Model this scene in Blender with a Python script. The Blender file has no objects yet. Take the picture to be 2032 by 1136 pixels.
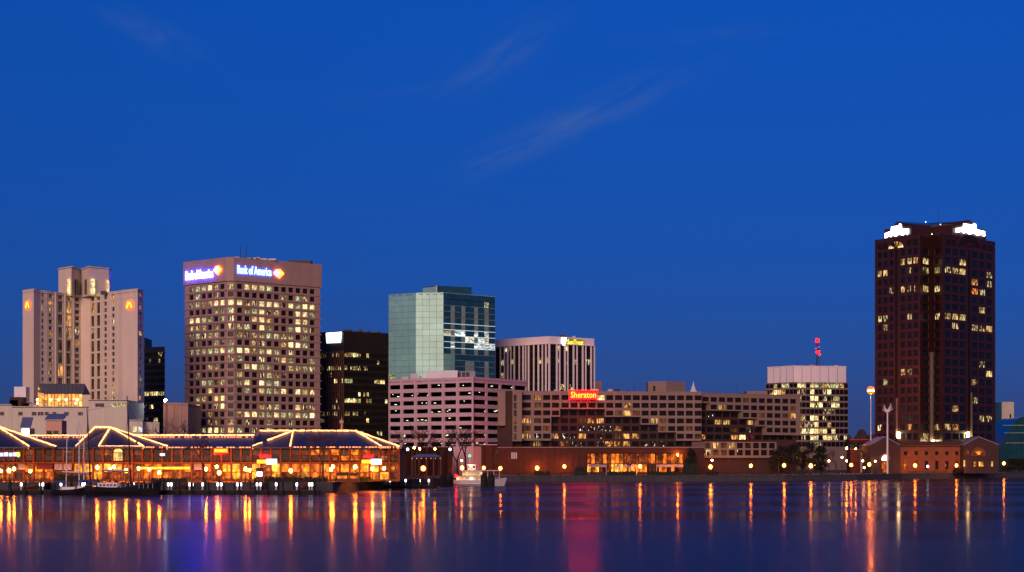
import bpy, math, random
from mathutils import Vector
R = math.radians
random.seed(7)
SC = bpy.context.scene
COL = SC.collection

# ------------------------------------------------------------------ camera, sky, sun, exposure
F, HOR, CAMZ = 3365.0, 915.0, 7.4          # focal length and horizon in photo pixels, eye height in metres
cam_d = bpy.data.cameras.new('camera')
cam = bpy.data.objects.new('camera', cam_d); COL.objects.link(cam)
cam.location = (0, 0, CAMZ); cam.rotation_euler = (math.pi / 2, 0, 0)
cam_d.sensor_width = 36; cam_d.lens = F / 2032 * 36; cam_d.shift_y = (HOR - 568) / 2032
cam_d.clip_start = 0.5; cam_d.clip_end = 30000
SC.camera = cam

SUN_EL, SUN_AZ = 14.0, 192.0               # dusk glow from behind the camera, a little to the left
W = bpy.data.worlds.new('World'); SC.world = W; W.use_nodes = True
nt = W.node_tree; bg = nt.nodes['Background']
sky = nt.nodes.new('ShaderNodeTexSky'); sky.sky_type = 'NISHITA'; sky.sun_disc = False
sky.sun_elevation = R(SUN_EL); sky.sun_rotation = R(SUN_AZ); sky.ozone_density = 10; sky.dust_density = 0.3
tint = nt.nodes.new('ShaderNodeMix'); tint.data_type = 'RGBA'; tint.blend_type = 'MULTIPLY'; tint.inputs[0].default_value = 1
tint.inputs[7].default_value = (0.21, 0.43, 0.98, 1)
nt.links.new(sky.outputs[0], tint.inputs[6])
# thin wisps of high cloud
tc = nt.nodes.new('ShaderNodeTexCoord')
def wn(op, a, b=None, c=None):
    k = nt.nodes.new('ShaderNodeMath'); k.operation = op
    for q, v in enumerate((a, b, c)):
        if v is None: continue
        if isinstance(v, (int, float)): k.inputs[q].default_value = v
        else: nt.links.new(v, k.inputs[q])
    return k.outputs[0]
sep = nt.nodes.new('ShaderNodeSeparateXYZ'); nt.links.new(tc.outputs['Generated'], sep.inputs[0])
front_y = wn('MAXIMUM', sep.outputs[1], 0.02)
cu_, cv_ = wn('DIVIDE', sep.outputs[0], front_y), wn('DIVIDE', sep.outputs[2], front_y)
total = None
for (cx, cy, ang, la, lb, amp) in ((1150, 236, 24, 175, 30, 1.0), (985, 118, 33, 120, 34, 0.55), (305, 70, -24, 85, 24, 0.55), (990, 310, 20, 70, 16, 0.45), (760, 190, 8, 150, 20, 0.10), (1400, 70, 4, 150, 16, 0.16)):
    u0, v0 = (cx - 1016) / F, (HOR - cy) / F; ca, sa = math.cos(R(ang)), math.sin(R(ang))
    du, dv = wn('SUBTRACT', cu_, u0), wn('SUBTRACT', cv_, v0)
    a_ = wn('DIVIDE', wn('ADD', wn('MULTIPLY', du, ca), wn('MULTIPLY', dv, sa)), la / F)
    b__ = wn('DIVIDE', wn('SUBTRACT', wn('MULTIPLY', dv, ca), wn('MULTIPLY', du, sa)), lb / F)
    e_ = wn('EXPONENT', wn('MULTIPLY', wn('ADD', wn('MULTIPLY', a_, a_), wn('MULTIPLY', b__, b__)), -1.0))
    cb = nt.nodes.new('ShaderNodeCombineXYZ'); nt.links.new(a_, cb.inputs[0]); nt.links.new(b__, cb.inputs[1]); cb.inputs[2].default_value = cx * .013
    n1 = nt.nodes.new('ShaderNodeTexNoise'); n1.inputs['Scale'].default_value = 1.1; n1.inputs['Detail'].default_value = 6; n1.inputs['Roughness'].default_value = 0.45
    n1.inputs['Distortion'].default_value = 0.4; nt.links.new(cb.outputs[0], n1.inputs['Vector'])
    rr_ = nt.nodes.new('ShaderNodeMapRange'); rr_.interpolation_type = 'SMOOTHSTEP'; rr_.inputs[1].default_value = 0.25; rr_.inputs[2].default_value = 0.75
    nt.links.new(n1.outputs['Fac'], rr_.inputs[0])
    q_ = wn('MULTIPLY', wn('MULTIPLY', e_, rr_.outputs[0]), amp * 0.62)
    total = q_ if total is None else wn('ADD', total, q_)
mixc = nt.nodes.new('ShaderNodeMix'); mixc.data_type = 'RGBA'; mixc.clamp_factor = True
mixc.inputs[7].default_value = (0.95, 1.85, 4.9, 1)
nt.links.new(total, mixc.inputs[0])
# the dusk sky dims and greys a little towards the horizon
gr = nt.nodes.new('ShaderNodeMapRange'); gr.inputs[1].default_value = 0.03; gr.inputs[2].default_value = 0.27; nt.links.new(sep.outputs[2], gr.inputs[0])
gm = nt.nodes.new('ShaderNodeMix'); gm.data_type = 'RGBA'; gm.inputs[6].default_value = (1.20, 0.54, 0.58, 1); gm.inputs[7].default_value = (0.80, 1.45, 1.2, 1)
nt.links.new(gr.outputs[0], gm.inputs[0])
gx = nt.nodes.new('ShaderNodeMix'); gx.data_type = 'RGBA'; gx.blend_type = 'MULTIPLY'; gx.inputs[0].default_value = 1
nt.links.new(tint.outputs[2], gx.inputs[6]); nt.links.new(gm.outputs[2], gx.inputs[7])
nt.links.new(gx.outputs[2], mixc.inputs[6]); nt.links.new(mixc.outputs[2], bg.inputs[0])
bg.inputs[1].default_value = 0.07

sl = bpy.data.lights.new('sun', 'SUN'); sl.energy = 2.45; sl.angle = R(30); sl.color = (1.0, 0.59, 0.43)
sun = bpy.data.objects.new('sun', sl); COL.objects.link(sun)
_e, _a = R(SUN_EL), R(SUN_AZ)
sun.rotation_euler = Vector((-math.sin(_a) * math.cos(_e), -math.cos(_a) * math.cos(_e), -math.sin(_e))).to_track_quat('-Z', 'Y').to_euler()
vs = SC.view_settings
vs.view_transform = 'Standard'; vs.look = 'None'; vs.gamma = 1; vs.exposure = 0; vs.use_curve_mapping = False
SC.cycles.max_bounces = 6; SC.cycles.glossy_bounces = 4; SC.cycles.diffuse_bounces = 2
SC.cycles.sample_clamp_indirect = 12
SC.cycles.use_denoising = True

# ------------------------------------------------------------------ helpers
def X(px, Y): return (px - 1016) * Y / F
def Z(py, Y): return CAMZ - (py - HOR) * Y / F
def PT(px, Y): return (X(px, Y), Y)
def P3(px, py, Y): return Vector((X(px, Y), Y, Z(py, Y)))

class MB:
    def __init__(s): s.v = []; s.f = []; s.m = []
    def face(s, pts, mi=0):
        b = len(s.v); s.v += [tuple(p) for p in pts]; s.f.append(tuple(range(b, b + len(pts)))); s.m.append(mi)
    def box(s, x0, x1, y0, y1, z0, z1, mi=0):
        b = len(s.v)
        s.v += [(x0, y0, z0), (x1, y0, z0), (x1, y1, z0), (x0, y1, z0), (x0, y0, z1), (x1, y0, z1), (x1, y1, z1), (x0, y1, z1)]
        for q in ((0, 3, 2, 1), (4, 5, 6, 7), (0, 1, 5, 4), (1, 2, 6, 5), (2, 3, 7, 6), (3, 0, 4, 7)):
            s.f.append(tuple(b + i for i in q)); s.m.append(mi)
        return s
    def obox(s, A, B, t0, t1, z0, z1, mi=0):
        """a box along the plan line A-B, from t0 to t1 along its outward normal"""
        A = Vector(A); B = Vector(B); u = (B - A).normalized(); n = Vector((u.y, -u.x))
        p = [A + n * t1, B + n * t1, B + n * t0, A + n * t0]
        return s.prism([(q.x, q.y) for q in p], z0, z1, mi)
    def prism(s, pl, z0, z1, mi=0, z1s=None):
        b = len(s.v); k = len(pl)
        s.v += [(p[0], p[1], z0) for p in pl] + [(p[0], p[1], (z1s[i] if z1s else z1)) for i, p in enumerate(pl)]
        s.f.append(tuple(b + i for i in reversed(range(k)))); s.m.append(mi)
        s.f.append(tuple(b + k + i for i in range(k))); s.m.append(mi)
        for i in range(k):
            j = (i + 1) % k
            s.f.append((b + i, b + j, b + k + j, b + k + i)); s.m.append(mi)
        return s
    def tube(s, p0, p1, r0, r1=None, n=6, mi=0, caps=True):
        p0 = Vector(p0); p1 = Vector(p1); r1 = r0 if r1 is None else r1
        d = (p1 - p0)
        if d.length < 1e-6: return s
        d.normalize(); a = d.cross(Vector((0, 0, 1)))
        if a.length < 1e-3: a = Vector((1, 0, 0))
        a.normalize(); c = d.cross(a); b = len(s.v)
        for p, r in ((p0, r0), (p1, r1)):
            for k in range(n):
                t = 2 * math.pi * k / n
                s.v.append(tuple(p + a * (r * math.cos(t)) + c * (r * math.sin(t))))
        for k in range(n):
            j = (k + 1) % n
            s.f.append((b + k, b + j, b + n + j, b + n + k)); s.m.append(mi)
        if caps:
            s.f.append(tuple(b + i for i in reversed(range(n)))); s.m.append(mi)
            s.f.append(tuple(b + n + i for i in range(n))); s.m.append(mi)
        return s
    def ball(s, c, r, n=8, h=6, sz=1.0, mi=0):
        b = len(s.v); c = Vector(c)
        s.v.append((c.x, c.y, c.z - r * sz))
        for i in range(1, h):
            t = math.pi * i / h - math.pi / 2
            for k in range(n):
                a = 2 * math.pi * k / n
                s.v.append((c.x + r * math.cos(t) * math.cos(a), c.y + r * math.cos(t) * math.sin(a), c.z + r * sz * math.sin(t)))
        s.v.append((c.x, c.y, c.z + r * sz)); top = len(s.v) - 1
        for k in range(n):
            j = (k + 1) % n
            s.f.append((b, b + 1 + j, b + 1 + k)); s.m.append(mi)
            for i in range(h - 2):
                o = b + 1 + i * n
                s.f.append((o + k, o + j, o + n + j, o + n + k)); s.m.append(mi)
            o = b + 1 + (h - 2) * n
            s.f.append((o + k, o + j, top)); s.m.append(mi)
        return s
    def lathe(s, c, prof, n=10, mi=0):
        b = len(s.v)
        for r, z in prof:
            for k in range(n):
                a = 2 * math.pi * k / n
                s.v.append((c[0] + r * math.cos(a), c[1] + r * math.sin(a), c[2] + z))
        for i in range(len(prof) - 1):
            for k in range(n):
                j = (k + 1) % n; o = b + i * n
                s.f.append((o + k, o + j, o + n + j, o + n + k)); s.m.append(mi)
        s.f.append(tuple(b + k for k in reversed(range(n)))); s.m.append(mi)
        o = b + (len(prof) - 1) * n
        s.f.append(tuple(o + k for k in range(n))); s.m.append(mi)
        return s
    def mesh(s, name, mats, off=(0, 0, 0), smooth=False):
        me = bpy.data.meshes.new(name)
        me.from_pydata([(a - off[0], b - off[1], c - off[2]) for a, b, c in s.v], [], s.f)
        for m in (mats if isinstance(mats, (list, tuple)) else [mats]): me.materials.append(m)
        if any(s.m): me.polygons.foreach_set('material_index', s.m)
        if smooth: me.polygons.foreach_set('use_smooth', [True] * len(s.f))
        me.update(); return me
    def part(s, name, mats, parent, smooth=False, label=None, kind=None):
        """a mesh in world coordinates, made a child that moves with parent"""
        r = root_of(parent); o = bpy.data.objects.new(name, s.mesh(name, mats, r.location, smooth))
        COL.objects.link(o); o.parent = parent
        if label: o['label'] = label
        if kind: o['kind'] = kind
        return o
    def thing(s, name, mats, label=None, cat=None, group=None, kind=None, smooth=False):
        xs = [v[0] for v in s.v]; ys = [v[1] for v in s.v]; zs = [v[2] for v in s.v]
        off = ((min(xs) + max(xs)) / 2, (min(ys) + max(ys)) / 2, min(zs))
        o = bpy.data.objects.new(name, s.mesh(name, mats, off, smooth)); COL.objects.link(o); o.location = off
        tag(o, label, cat, group, kind); return o

def root_of(o):
    while o.parent: o = o.parent
    return o
def tag(o, label=None, cat=None, group=None, kind=None):
    for k, v in (('label', label), ('category', cat), ('group', group), ('kind', kind)):
        if v: o[k] = v
    return o
def empty(name, loc, label, cat, group=None):
    o = bpy.data.objects.new(name, None); COL.objects.link(o); o.location = loc; o.empty_display_size = 1
    return tag(o, label, cat, group)
def inst(name, me, parent, loc, rz=0.0, mat=None):
    """an object that shares mesh data, placed at a world position under parent (which sits unrotated)"""
    o = bpy.data.objects.new(name, me); COL.objects.link(o)
    if parent: o.parent = parent; loc = Vector(loc) - root_of(parent).location
    o.location = loc; o.rotation_euler = (0, 0, rz)
    if mat:
        o.material_slots[0].link = 'OBJECT'; o.material_slots[0].material = mat
    return o
ORD = ['first', 'second', 'third', 'fourth', 'fifth', 'sixth', 'seventh', 'eighth', 'ninth', 'tenth', 'eleventh', 'twelfth',
       'thirteenth', 'fourteenth', 'fifteenth', 'sixteenth', 'seventeenth', 'eighteenth', 'nineteenth', 'twentieth',
       'twenty-first', 'twenty-second', 'twenty-third', 'twenty-fourth', 'twenty-fifth', 'twenty-sixth']

# ------------------------------------------------------------------ materials
def mat(name, col, rough=0.75, metal=0.0, var=0.18, scale=0.25, streak=0.0, bump=0.0, bscale=3.0, spec=0.4, world=False):
    m = bpy.data.materials.new(name); m.use_nodes = True; t = m.node_tree; b = t.nodes['Principled BSDF']
    b.inputs['Roughness'].default_value = rough; b.inputs['Metallic'].default_value = metal
    b.inputs['Specular IOR Level'].default_value = spec
    c = t.nodes.new('ShaderNodeTexCoord')
    n = t.nodes.new('ShaderNodeTexNoise'); n.inputs['Scale'].default_value = scale; n.inputs['Detail'].default_value = 6
    n.inputs['Roughness'].default_value = 0.65
    gp = t.nodes.new('ShaderNodeNewGeometry')
    t.links.new(gp.outputs['Position'] if world else c.outputs['Object'], n.inputs['Vector'])
    mx = t.nodes.new('ShaderNodeMix'); mx.data_type = 'RGBA'
    mx.inputs[6].default_value = tuple(max(0, k * (1 - var)) for k in col) + (1,)
    mx.inputs[7].default_value = tuple(min(1, k * (1 + var)) for k in col) + (1,)
    fac = n.outputs['Fac']
    if streak:
        mpn = t.nodes.new('ShaderNodeMapping'); mpn.inputs['Scale'].default_value = (0.5, 0.5, 0.03)
        s2 = t.nodes.new('ShaderNodeTexNoise'); s2.inputs['Scale'].default_value = 1.0; s2.inputs['Detail'].default_value = 5
        t.links.new(c.outputs['Object'], mpn.inputs[0]); t.links.new(mpn.outputs[0], s2.inputs['Vector'])
        ad = t.nodes.new('ShaderNodeMix'); ad.data_type = 'FLOAT'; ad.inputs[0].default_value = streak
        t.links.new(n.outputs['Fac'], ad.inputs[2]); t.links.new(s2.outputs['Fac'], ad.inputs[3]); fac = ad.outputs[0]
    r = t.nodes.new('ShaderNodeMapRange'); r.inputs[1].default_value = 0.3; r.inputs[2].default_value = 0.7
    t.links.new(fac, r.inputs[0]); t.links.new(r.outputs[0], mx.inputs[0]); t.links.new(mx.outputs[2], b.inputs['Base Color'])
    if bump:
        n2 = t.nodes.new('ShaderNodeTexNoise'); n2.inputs['Scale'].default_value = bscale; n2.inputs['Detail'].default_value = 4
        t.links.new(c.outputs['Object'], n2.inputs['Vector'])
        bm = t.nodes.new('ShaderNodeBump'); bm.inputs['Strength'].default_value = bump; bm.inputs['Distance'].default_value = 0.1
        t.links.new(n2.outputs['Fac'], bm.inputs['Height']); t.links.new(bm.outputs[0], b.inputs['Normal'])
    return m
def emit(name, col, st, sample=True):
    m = bpy.data.materials.new(name); m.use_nodes = True; t = m.node_tree; t.nodes.clear()
    e = t.nodes.new('ShaderNodeEmission'); e.inputs[0].default_value = tuple(col) + (1,); e.inputs[1].default_value = st
    o = t.nodes.new('ShaderNodeOutputMaterial'); t.links.new(e.outputs[0], o.inputs[0])
    if not sample: m.cycles.emission_sampling = 'NONE'
    return m
def lit(name, col, dim, st, lo=0.42, hi=0.62, sx=1.3, sz=0.7):
    """a lit room behind glass: uneven light from ceiling lamps, blinds and furniture, different in every pane"""
    m = bpy.data.materials.new(name); m.use_nodes = True; t = m.node_tree; b = t.nodes['Principled BSDF']
    c = t.nodes.new('ShaderNodeTexCoord'); oi = t.nodes.new('ShaderNodeObjectInfo')
    mpn = t.nodes.new('ShaderNodeMapping'); mpn.inputs['Scale'].default_value = (sx, sx, sz)
    n = t.nodes.new('ShaderNodeTexNoise'); n.noise_dimensions = '4D'; n.inputs['Scale'].default_value = 1.0; n.inputs['Detail'].default_value = 3
    ml = t.nodes.new('ShaderNodeMath'); ml.operation = 'MULTIPLY'; ml.inputs[1].default_value = 143.0
    t.links.new(c.outputs['Object'], mpn.inputs[0]); t.links.new(mpn.outputs[0], n.inputs['Vector'])
    t.links.new(oi.outputs['Random'], ml.inputs[0]); t.links.new(ml.outputs[0], n.inputs['W'])
    r = t.nodes.new('ShaderNodeMapRange'); r.interpolation_type = 'SMOOTHSTEP'
    r.inputs[1].default_value = lo; r.inputs[2].default_value = hi; r.inputs[3].default_value = dim; r.inputs[4].default_value = 1.0
    t.links.new(n.outputs['Fac'], r.inputs[0])
    v = t.nodes.new('ShaderNodeMath'); v.operation = 'MULTIPLY_ADD'; v.inputs[1].default_value = 0.75; v.inputs[2].default_value = 0.55
    t.links.new(oi.outputs['Random'], v.inputs[0])
    s = t.nodes.new('ShaderNodeMath'); s.operation = 'MULTIPLY'; t.links.new(r.outputs[0], s.inputs[0]); t.links.new(v.outputs[0], s.inputs[1])
    s2 = t.nodes.new('ShaderNodeMath'); s2.operation = 'MULTIPLY'; s2.inputs[1].default_value = st; t.links.new(s.outputs[0], s2.inputs[0])
    def mth(op, a, bb):
        k = t.nodes.new('ShaderNodeMath'); k.operation = op
        for q, vv in enumerate((a, bb)):
            if isinstance(vv, (int, float)): k.inputs[q].default_value = vv
            else: t.links.new(vv, k.inputs[q])
        return k.outputs[0]
    # a blind drawn to a different height in every window, and lamps of different colour
    sp_ = t.nodes.new('ShaderNodeSeparateXYZ'); t.links.new(c.outputs['Generated'], sp_.inputs[0])
    f1 = mth('FRACT', mth('MULTIPLY', oi.outputs['Random'], 17.31), 0); f2 = mth('FRACT', mth('MULTIPLY', oi.outputs['Random'], 7.77), 0)
    bl = mth('GREATER_THAN', sp_.outputs[2], mth('ADD', mth('MULTIPLY', f1, 1.1), 0.25)); st_ = mth('MULTIPLY', s2.outputs[0], mth('SUBTRACT', 1.0, mth('MULTIPLY', bl, 0.45)))
    hm = t.nodes.new('ShaderNodeMix'); hm.data_type = 'RGBA'; hm.inputs[6].default_value = tuple(col) + (1,); hm.inputs[7].default_value = (col[0], col[1] * .72, col[2] * .5, 1)
    t.links.new(mth('POWER', f2, 2.0), hm.inputs[0])
    b.inputs['Base Color'].default_value = (0.02, 0.018, 0.015, 1); b.inputs['Roughness'].default_value = 0.10; b.inputs['Specular IOR Level'].default_value = 0.08
    t.links.new(hm.outputs[2], b.inputs['Emission Color']); t.links.new(st_, b.inputs['Emission Strength'])
    m.cycles.emission_sampling = 'NONE'
    return m
M = {}
M['beige'] = mat('beige_concrete', (0.66, 0.56, 0.46), 0.85, var=0.10, scale=0.12, streak=0.5, bump=0.15)
M['podium'] = mat('cream_panel', (0.56, 0.52, 0.42), 0.85, var=0.10, scale=0.15, streak=0.6, bump=0.15)
M['bank'] = mat('brown_granite', (0.34, 0.225, 0.19), 0.6, var=0.12, scale=0.2, streak=0.4, bump=0.1)
M['peach'] = mat('peach_stucco', (0.52, 0.31, 0.23), 0.9, var=0.12, scale=0.2, streak=0.5)
M['maroon'] = mat('maroon_granite', (0.040, 0.013, 0.012), 0.45, var=0.18, scale=0.2, streak=0.4)
M['blackglass'] = mat('black_glass', (0.012, 0.011, 0.012), 0.08, var=0.3, spec=0.10, world=True)
M['winglass'] = mat('dark_window_glass', (0.018, 0.013, 0.014), 0.10, var=0.4, scale=0.6, spec=0.07, world=True)
M['nightglass'] = mat('night_blue_glass', (0.010, 0.013, 0.026), 0.10, var=0.4, scale=0.4, spec=0.15, world=True)
M['blueglass'] = mat('blue_tinted_glass', (0.015, 0.075, 0.125), 0.10, var=0.3, scale=0.3, spec=0.5, world=True)
M['tealglass'] = mat('teal_tinted_glass', (0.008, 0.05, 0.065), 0.15, var=0.3, scale=0.3, spec=0.5)
M['greenglass'] = mat('green_mirror_glass', (0.20, 0.47, 0.40), 0.35, metal=0.15, var=0.22, scale=0.06, spec=0.6, world=True)
M['greenglass2'] = mat('green_mirror_glass_pale', (0.21, 0.49, 0.41), 0.35, metal=0.15, var=0.22, scale=0.06, spec=0.6, world=True)
M['paleglass_and_reflection'] = mat('pale_green_glass_and_reflection', (0.20, 0.31, 0.28), 0.3, var=0.25, scale=0.3, world=True)  # pale trim, and the painted reflection on the green tower
M['black'] = mat('black_cladding', (0.016, 0.013, 0.013), 0.5, var=0.3)
M['brownfin'] = mat('bronze_fin', (0.15, 0.075, 0.052), 0.45, var=0.2)
M['whitestone'] = mat('white_marble', (0.80, 0.72, 0.72), 0.6, var=0.06, streak=0.5)
M['pink'] = mat('pink_concrete', (0.52, 0.36, 0.40), 0.9, var=0.10, scale=0.2, streak=0.6, bump=0.15)
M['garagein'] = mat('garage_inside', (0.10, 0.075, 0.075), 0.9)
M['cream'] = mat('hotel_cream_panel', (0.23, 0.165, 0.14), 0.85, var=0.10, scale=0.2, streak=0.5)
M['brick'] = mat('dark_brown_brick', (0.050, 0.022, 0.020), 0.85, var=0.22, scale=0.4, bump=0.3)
M['redbrick'] = mat('red_brick', (0.052, 0.012, 0.008), 0.85, var=0.25, scale=0.6, bump=0.3)
M['tanbrick'] = mat('tan_brick', (0.17, 0.055, 0.022), 0.85, var=0.2, scale=0.5, bump=0.3)
M['slate'] = mat('blue_slate_roof', (0.014, 0.026, 0.085), 0.5, var=0.25, scale=0.6, bump=0.2)
M['bluemetal'] = mat('blue_metal_roof', (0.16, 0.17, 0.26), 0.4, var=0.12)
M['greyroof'] = mat('grey_roof', (0.10, 0.10, 0.11), 0.8)
M['roof'] = mat('flat_roof_gravel', (0.09, 0.085, 0.08), 0.95)
M['metal'] = mat('dark_metal', (0.02, 0.02, 0.024), 0.5, metal=0.5, var=0.2)
M['paint'] = mat('white_paint', (0.62, 0.62, 0.66), 0.45, var=0.08)
M['greymetal'] = mat('grey_metal', (0.30, 0.30, 0.33), 0.5, metal=0.3, var=0.1)
M['wood'] = mat('weathered_timber', (0.035, 0.026, 0.022), 0.9, var=0.35, scale=1.5)
M['pile'] = mat('tarred_timber', (0.010, 0.009, 0.009), 0.85, var=0.3, scale=2)
M['hullblack'] = mat('black_hull_paint', (0.012, 0.012, 0.016), 0.35, var=0.3)
M['hullblue'] = mat('navy_canvas', (0.03, 0.055, 0.22), 0.8, var=0.25, scale=2)
M['hullwhite'] = mat('white_hull', (0.62, 0.60, 0.62), 0.35, var=0.10, scale=0.8)
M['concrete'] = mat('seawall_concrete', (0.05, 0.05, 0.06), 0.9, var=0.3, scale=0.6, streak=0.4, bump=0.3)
M['paving'] = mat('promenade_paving', (0.22, 0.13, 0.08), 0.85, var=0.2, scale=1.2, bump=0.2)
M['asphalt'] = mat('city_ground', (0.05, 0.047, 0.045), 0.9, var=0.25, scale=0.05)
M['bark'] = mat('bare_bark', (0.04, 0.026, 0.022), 0.9, var=0.3, scale=2)
M['leaf'] = mat('dark_leaves', (0.008, 0.012, 0.007), 0.8, var=0.5, scale=0.8)
M['hedge'] = mat('hedge_leaves', (0.014, 0.018, 0.009), 0.85, var=0.5, scale=1.5)
M['farwood'] = mat('far_trees', (0.04, 0.03, 0.035), 0.95, var=0.4, scale=0.05)
M['redcanvas'] = mat('red_canvas', (0.22, 0.05, 0.04), 0.85, var=0.2)
M['palecanvas'] = mat('pale_canvas', (0.62, 0.48, 0.42), 0.85, var=0.1)
# light
M['hps'] = emit('sodium_lamp', (1.0, 0.22, 0.014), 1700)
M['hps_far'] = emit('sodium_lamp_open_quay', (1.0, 0.22, 0.014), 640)
M['hps_big'] = emit('sodium_floodlight', (1.0, 0.24, 0.018), 4200)
def glow_shell_mat(name, col, st, clear):
    m = bpy.data.materials.new(name); m.use_nodes = True; t = m.node_tree; t.nodes.clear()
    e = t.nodes.new('ShaderNodeEmission'); e.inputs[0].default_value = tuple(col) + (1,); e.inputs[1].default_value = st
    tr = t.nodes.new('ShaderNodeBsdfTransparent'); mx = t.nodes.new('ShaderNodeMixShader'); mx.inputs[0].default_value = 1 - clear
    o = t.nodes.new('ShaderNodeOutputMaterial'); t.links.new(tr.outputs[0], mx.inputs[1]); t.links.new(e.outputs[0], mx.inputs[2]); t.links.new(mx.outputs[0], o.inputs[0])
    m.cycles.emission_sampling = 'NONE'; return m
M['glow_shell'] = glow_shell_mat('amber_glow_shell', (1.0, 0.20, 0.012), 1.7, 0.27)  # see-through glowing shell, added as a halo around the sodium lamps
M['warmlamp'] = emit('warm_white_lamp', (1.0, 0.50, 0.18), 40)
M['whitelamp'] = emit('white_lamp', (0.92, 0.95, 1.0), 5)
M['whiteflood'] = emit('white_floodlight', (0.95, 1.0, 1.0), 140)
M['uplight'] = emit('yellow_uplight', (1.0, 0.72, 0.30), 60)
M['redlamp'] = emit('red_beacon', (1.0, 0.003, 0.002), 16)
M['string'] = emit('string_light', (1.0, 0.37, 0.13), 4.0)
M['string2'] = emit('string_light_bulbs', (1.0, 0.26, 0.10), 2.6)
M['signwhite'] = emit('white_sign_light', (0.97, 0.98, 1.0), 5)
M['signblue'] = emit('blue_sign_light', (0.024, 0.034, 1.0), 190)
M['signblue2'] = emit('blue_sign_light_front', (0.045, 0.10, 1.0), 26)
M['signpink'] = emit('pink_sign_light', (1.0, 0.22, 0.36), 9)
M['signred'] = emit('red_sign_light', (1.0, 0.0006, 0.0012), 100)
M['emblemred'] = emit('red_emblem_light', (1.0, 0.002, 0.004), 45)
M['signorange'] = emit('orange_sign_light', (1.0, 0.16, 0.010), 12)
M['signyellow'] = emit('yellow_sign_light', (0.85, 0.80, 0.10), 1.5)
M['signamber'] = emit('amber_sign_light', (1.0, 0.32, 0.02), 4)
M['signlogo'] = emit('hotel_logo_light', (1.0, 0.10, 0.02), 3.2)
M['signlogo2'] = emit('hotel_logo_light_yellow', (1.0, 0.42, 0.05), 3.0)
M['signgreen'] = emit('green_lamp', (0.02, 0.8, 0.30), 5)
M['bandglow'] = emit('white_band_glow', (0.85, 0.95, 0.9), 0.8, False)
M['officebright'] = lit('office_bright', (1.0, 0.80, 0.36), 0.30, 2.4)
M['officedim'] = lit('office_dim', (0.92, 0.74, 0.30), 0.06, 1.05, 0.42, 0.64)
M['officepart'] = lit('office_part_lit', (1.0, 0.80, 0.38), 0.01, 1.5, 0.52, 0.60, 1.8, 0.35)
M['officedim2'] = lit('office_medium', (1.0, 0.78, 0.34), 0.08, 1.35, 0.44, 0.60, 1.5, 0.5)
M['officeorange'] = lit('office_orange', (1.0, 0.42, 0.10), 0.05, 1.2, 0.45, 0.6)
M['officegreen'] = lit('office_greenish', (0.80, 0.86, 0.40), 0.15, 1.1)
M['hotelwarm'] = lit('hotel_room_warm', (1.0, 0.55, 0.16), 0.05, 1.25, 0.42, 0.6, 2.0, 0.25)
M['hotelcurtain'] = lit('hotel_room_curtain', (1.0, 0.40, 0.12), 0.15, 0.22, 0.4, 0.7, 2.0, 0.2)
M['hoteldark'] = lit('hotel_room_unlit', (1.0, 0.62, 0.42), 0.1, 0.085, 0.35, 0.7, 1.0, 0.4)
M['coolflash'] = lit('cool_lit_glass_and_reflection', (0.92, 1.0, 0.92), 0.0, 1.9, 0.60, 0.68, 1.9, 0.8)
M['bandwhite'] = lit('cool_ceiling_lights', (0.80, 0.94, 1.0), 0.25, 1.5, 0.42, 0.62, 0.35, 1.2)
M['shopamber'] = lit('shop_amber', (1.0, 0.21, 0.012), 0.22, 2.1, 0.40, 0.62, 0.9, 0.5)
M['shopyellow'] = lit('shop_yellow', (1.0, 0.36, 0.035), 0.22, 3.2, 0.40, 0.62, 1.2, 0.6)
M['shopred'] = lit('shop_dim_red', (1.0, 0.13, 0.05), 0.05, 0.22, 0.42, 0.7, 0.8, 0.4)
M['shopdim'] = lit('shop_dim_amber', (1.0, 0.17, 0.015), 0.12, 0.85, 0.45, 0.68, 1.0, 0.5)
M['atrium'] = lit('atrium_glow', (1.0, 0.40, 0.07), 0.45, 2.2, 0.35, 0.6, 1.2, 0.5)
M['archlit'] = lit('arched_window_glow', (1.0, 0.62, 0.18), 0.6, 1.5, 0.35, 0.6)
M['archwhite'] = emit('lit_archway', (1.0, 0.93, 0.72), 6)
M['garagelamp'] = emit('garage_tube', (0.75, 0.85, 0.45), 2.5, False)
M['shipwarm'] = lit('boat_cabin_glow', (1.0, 0.62, 0.26), 0.4, 1.9, 0.35, 0.6, 0.6, 0.6)

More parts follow.
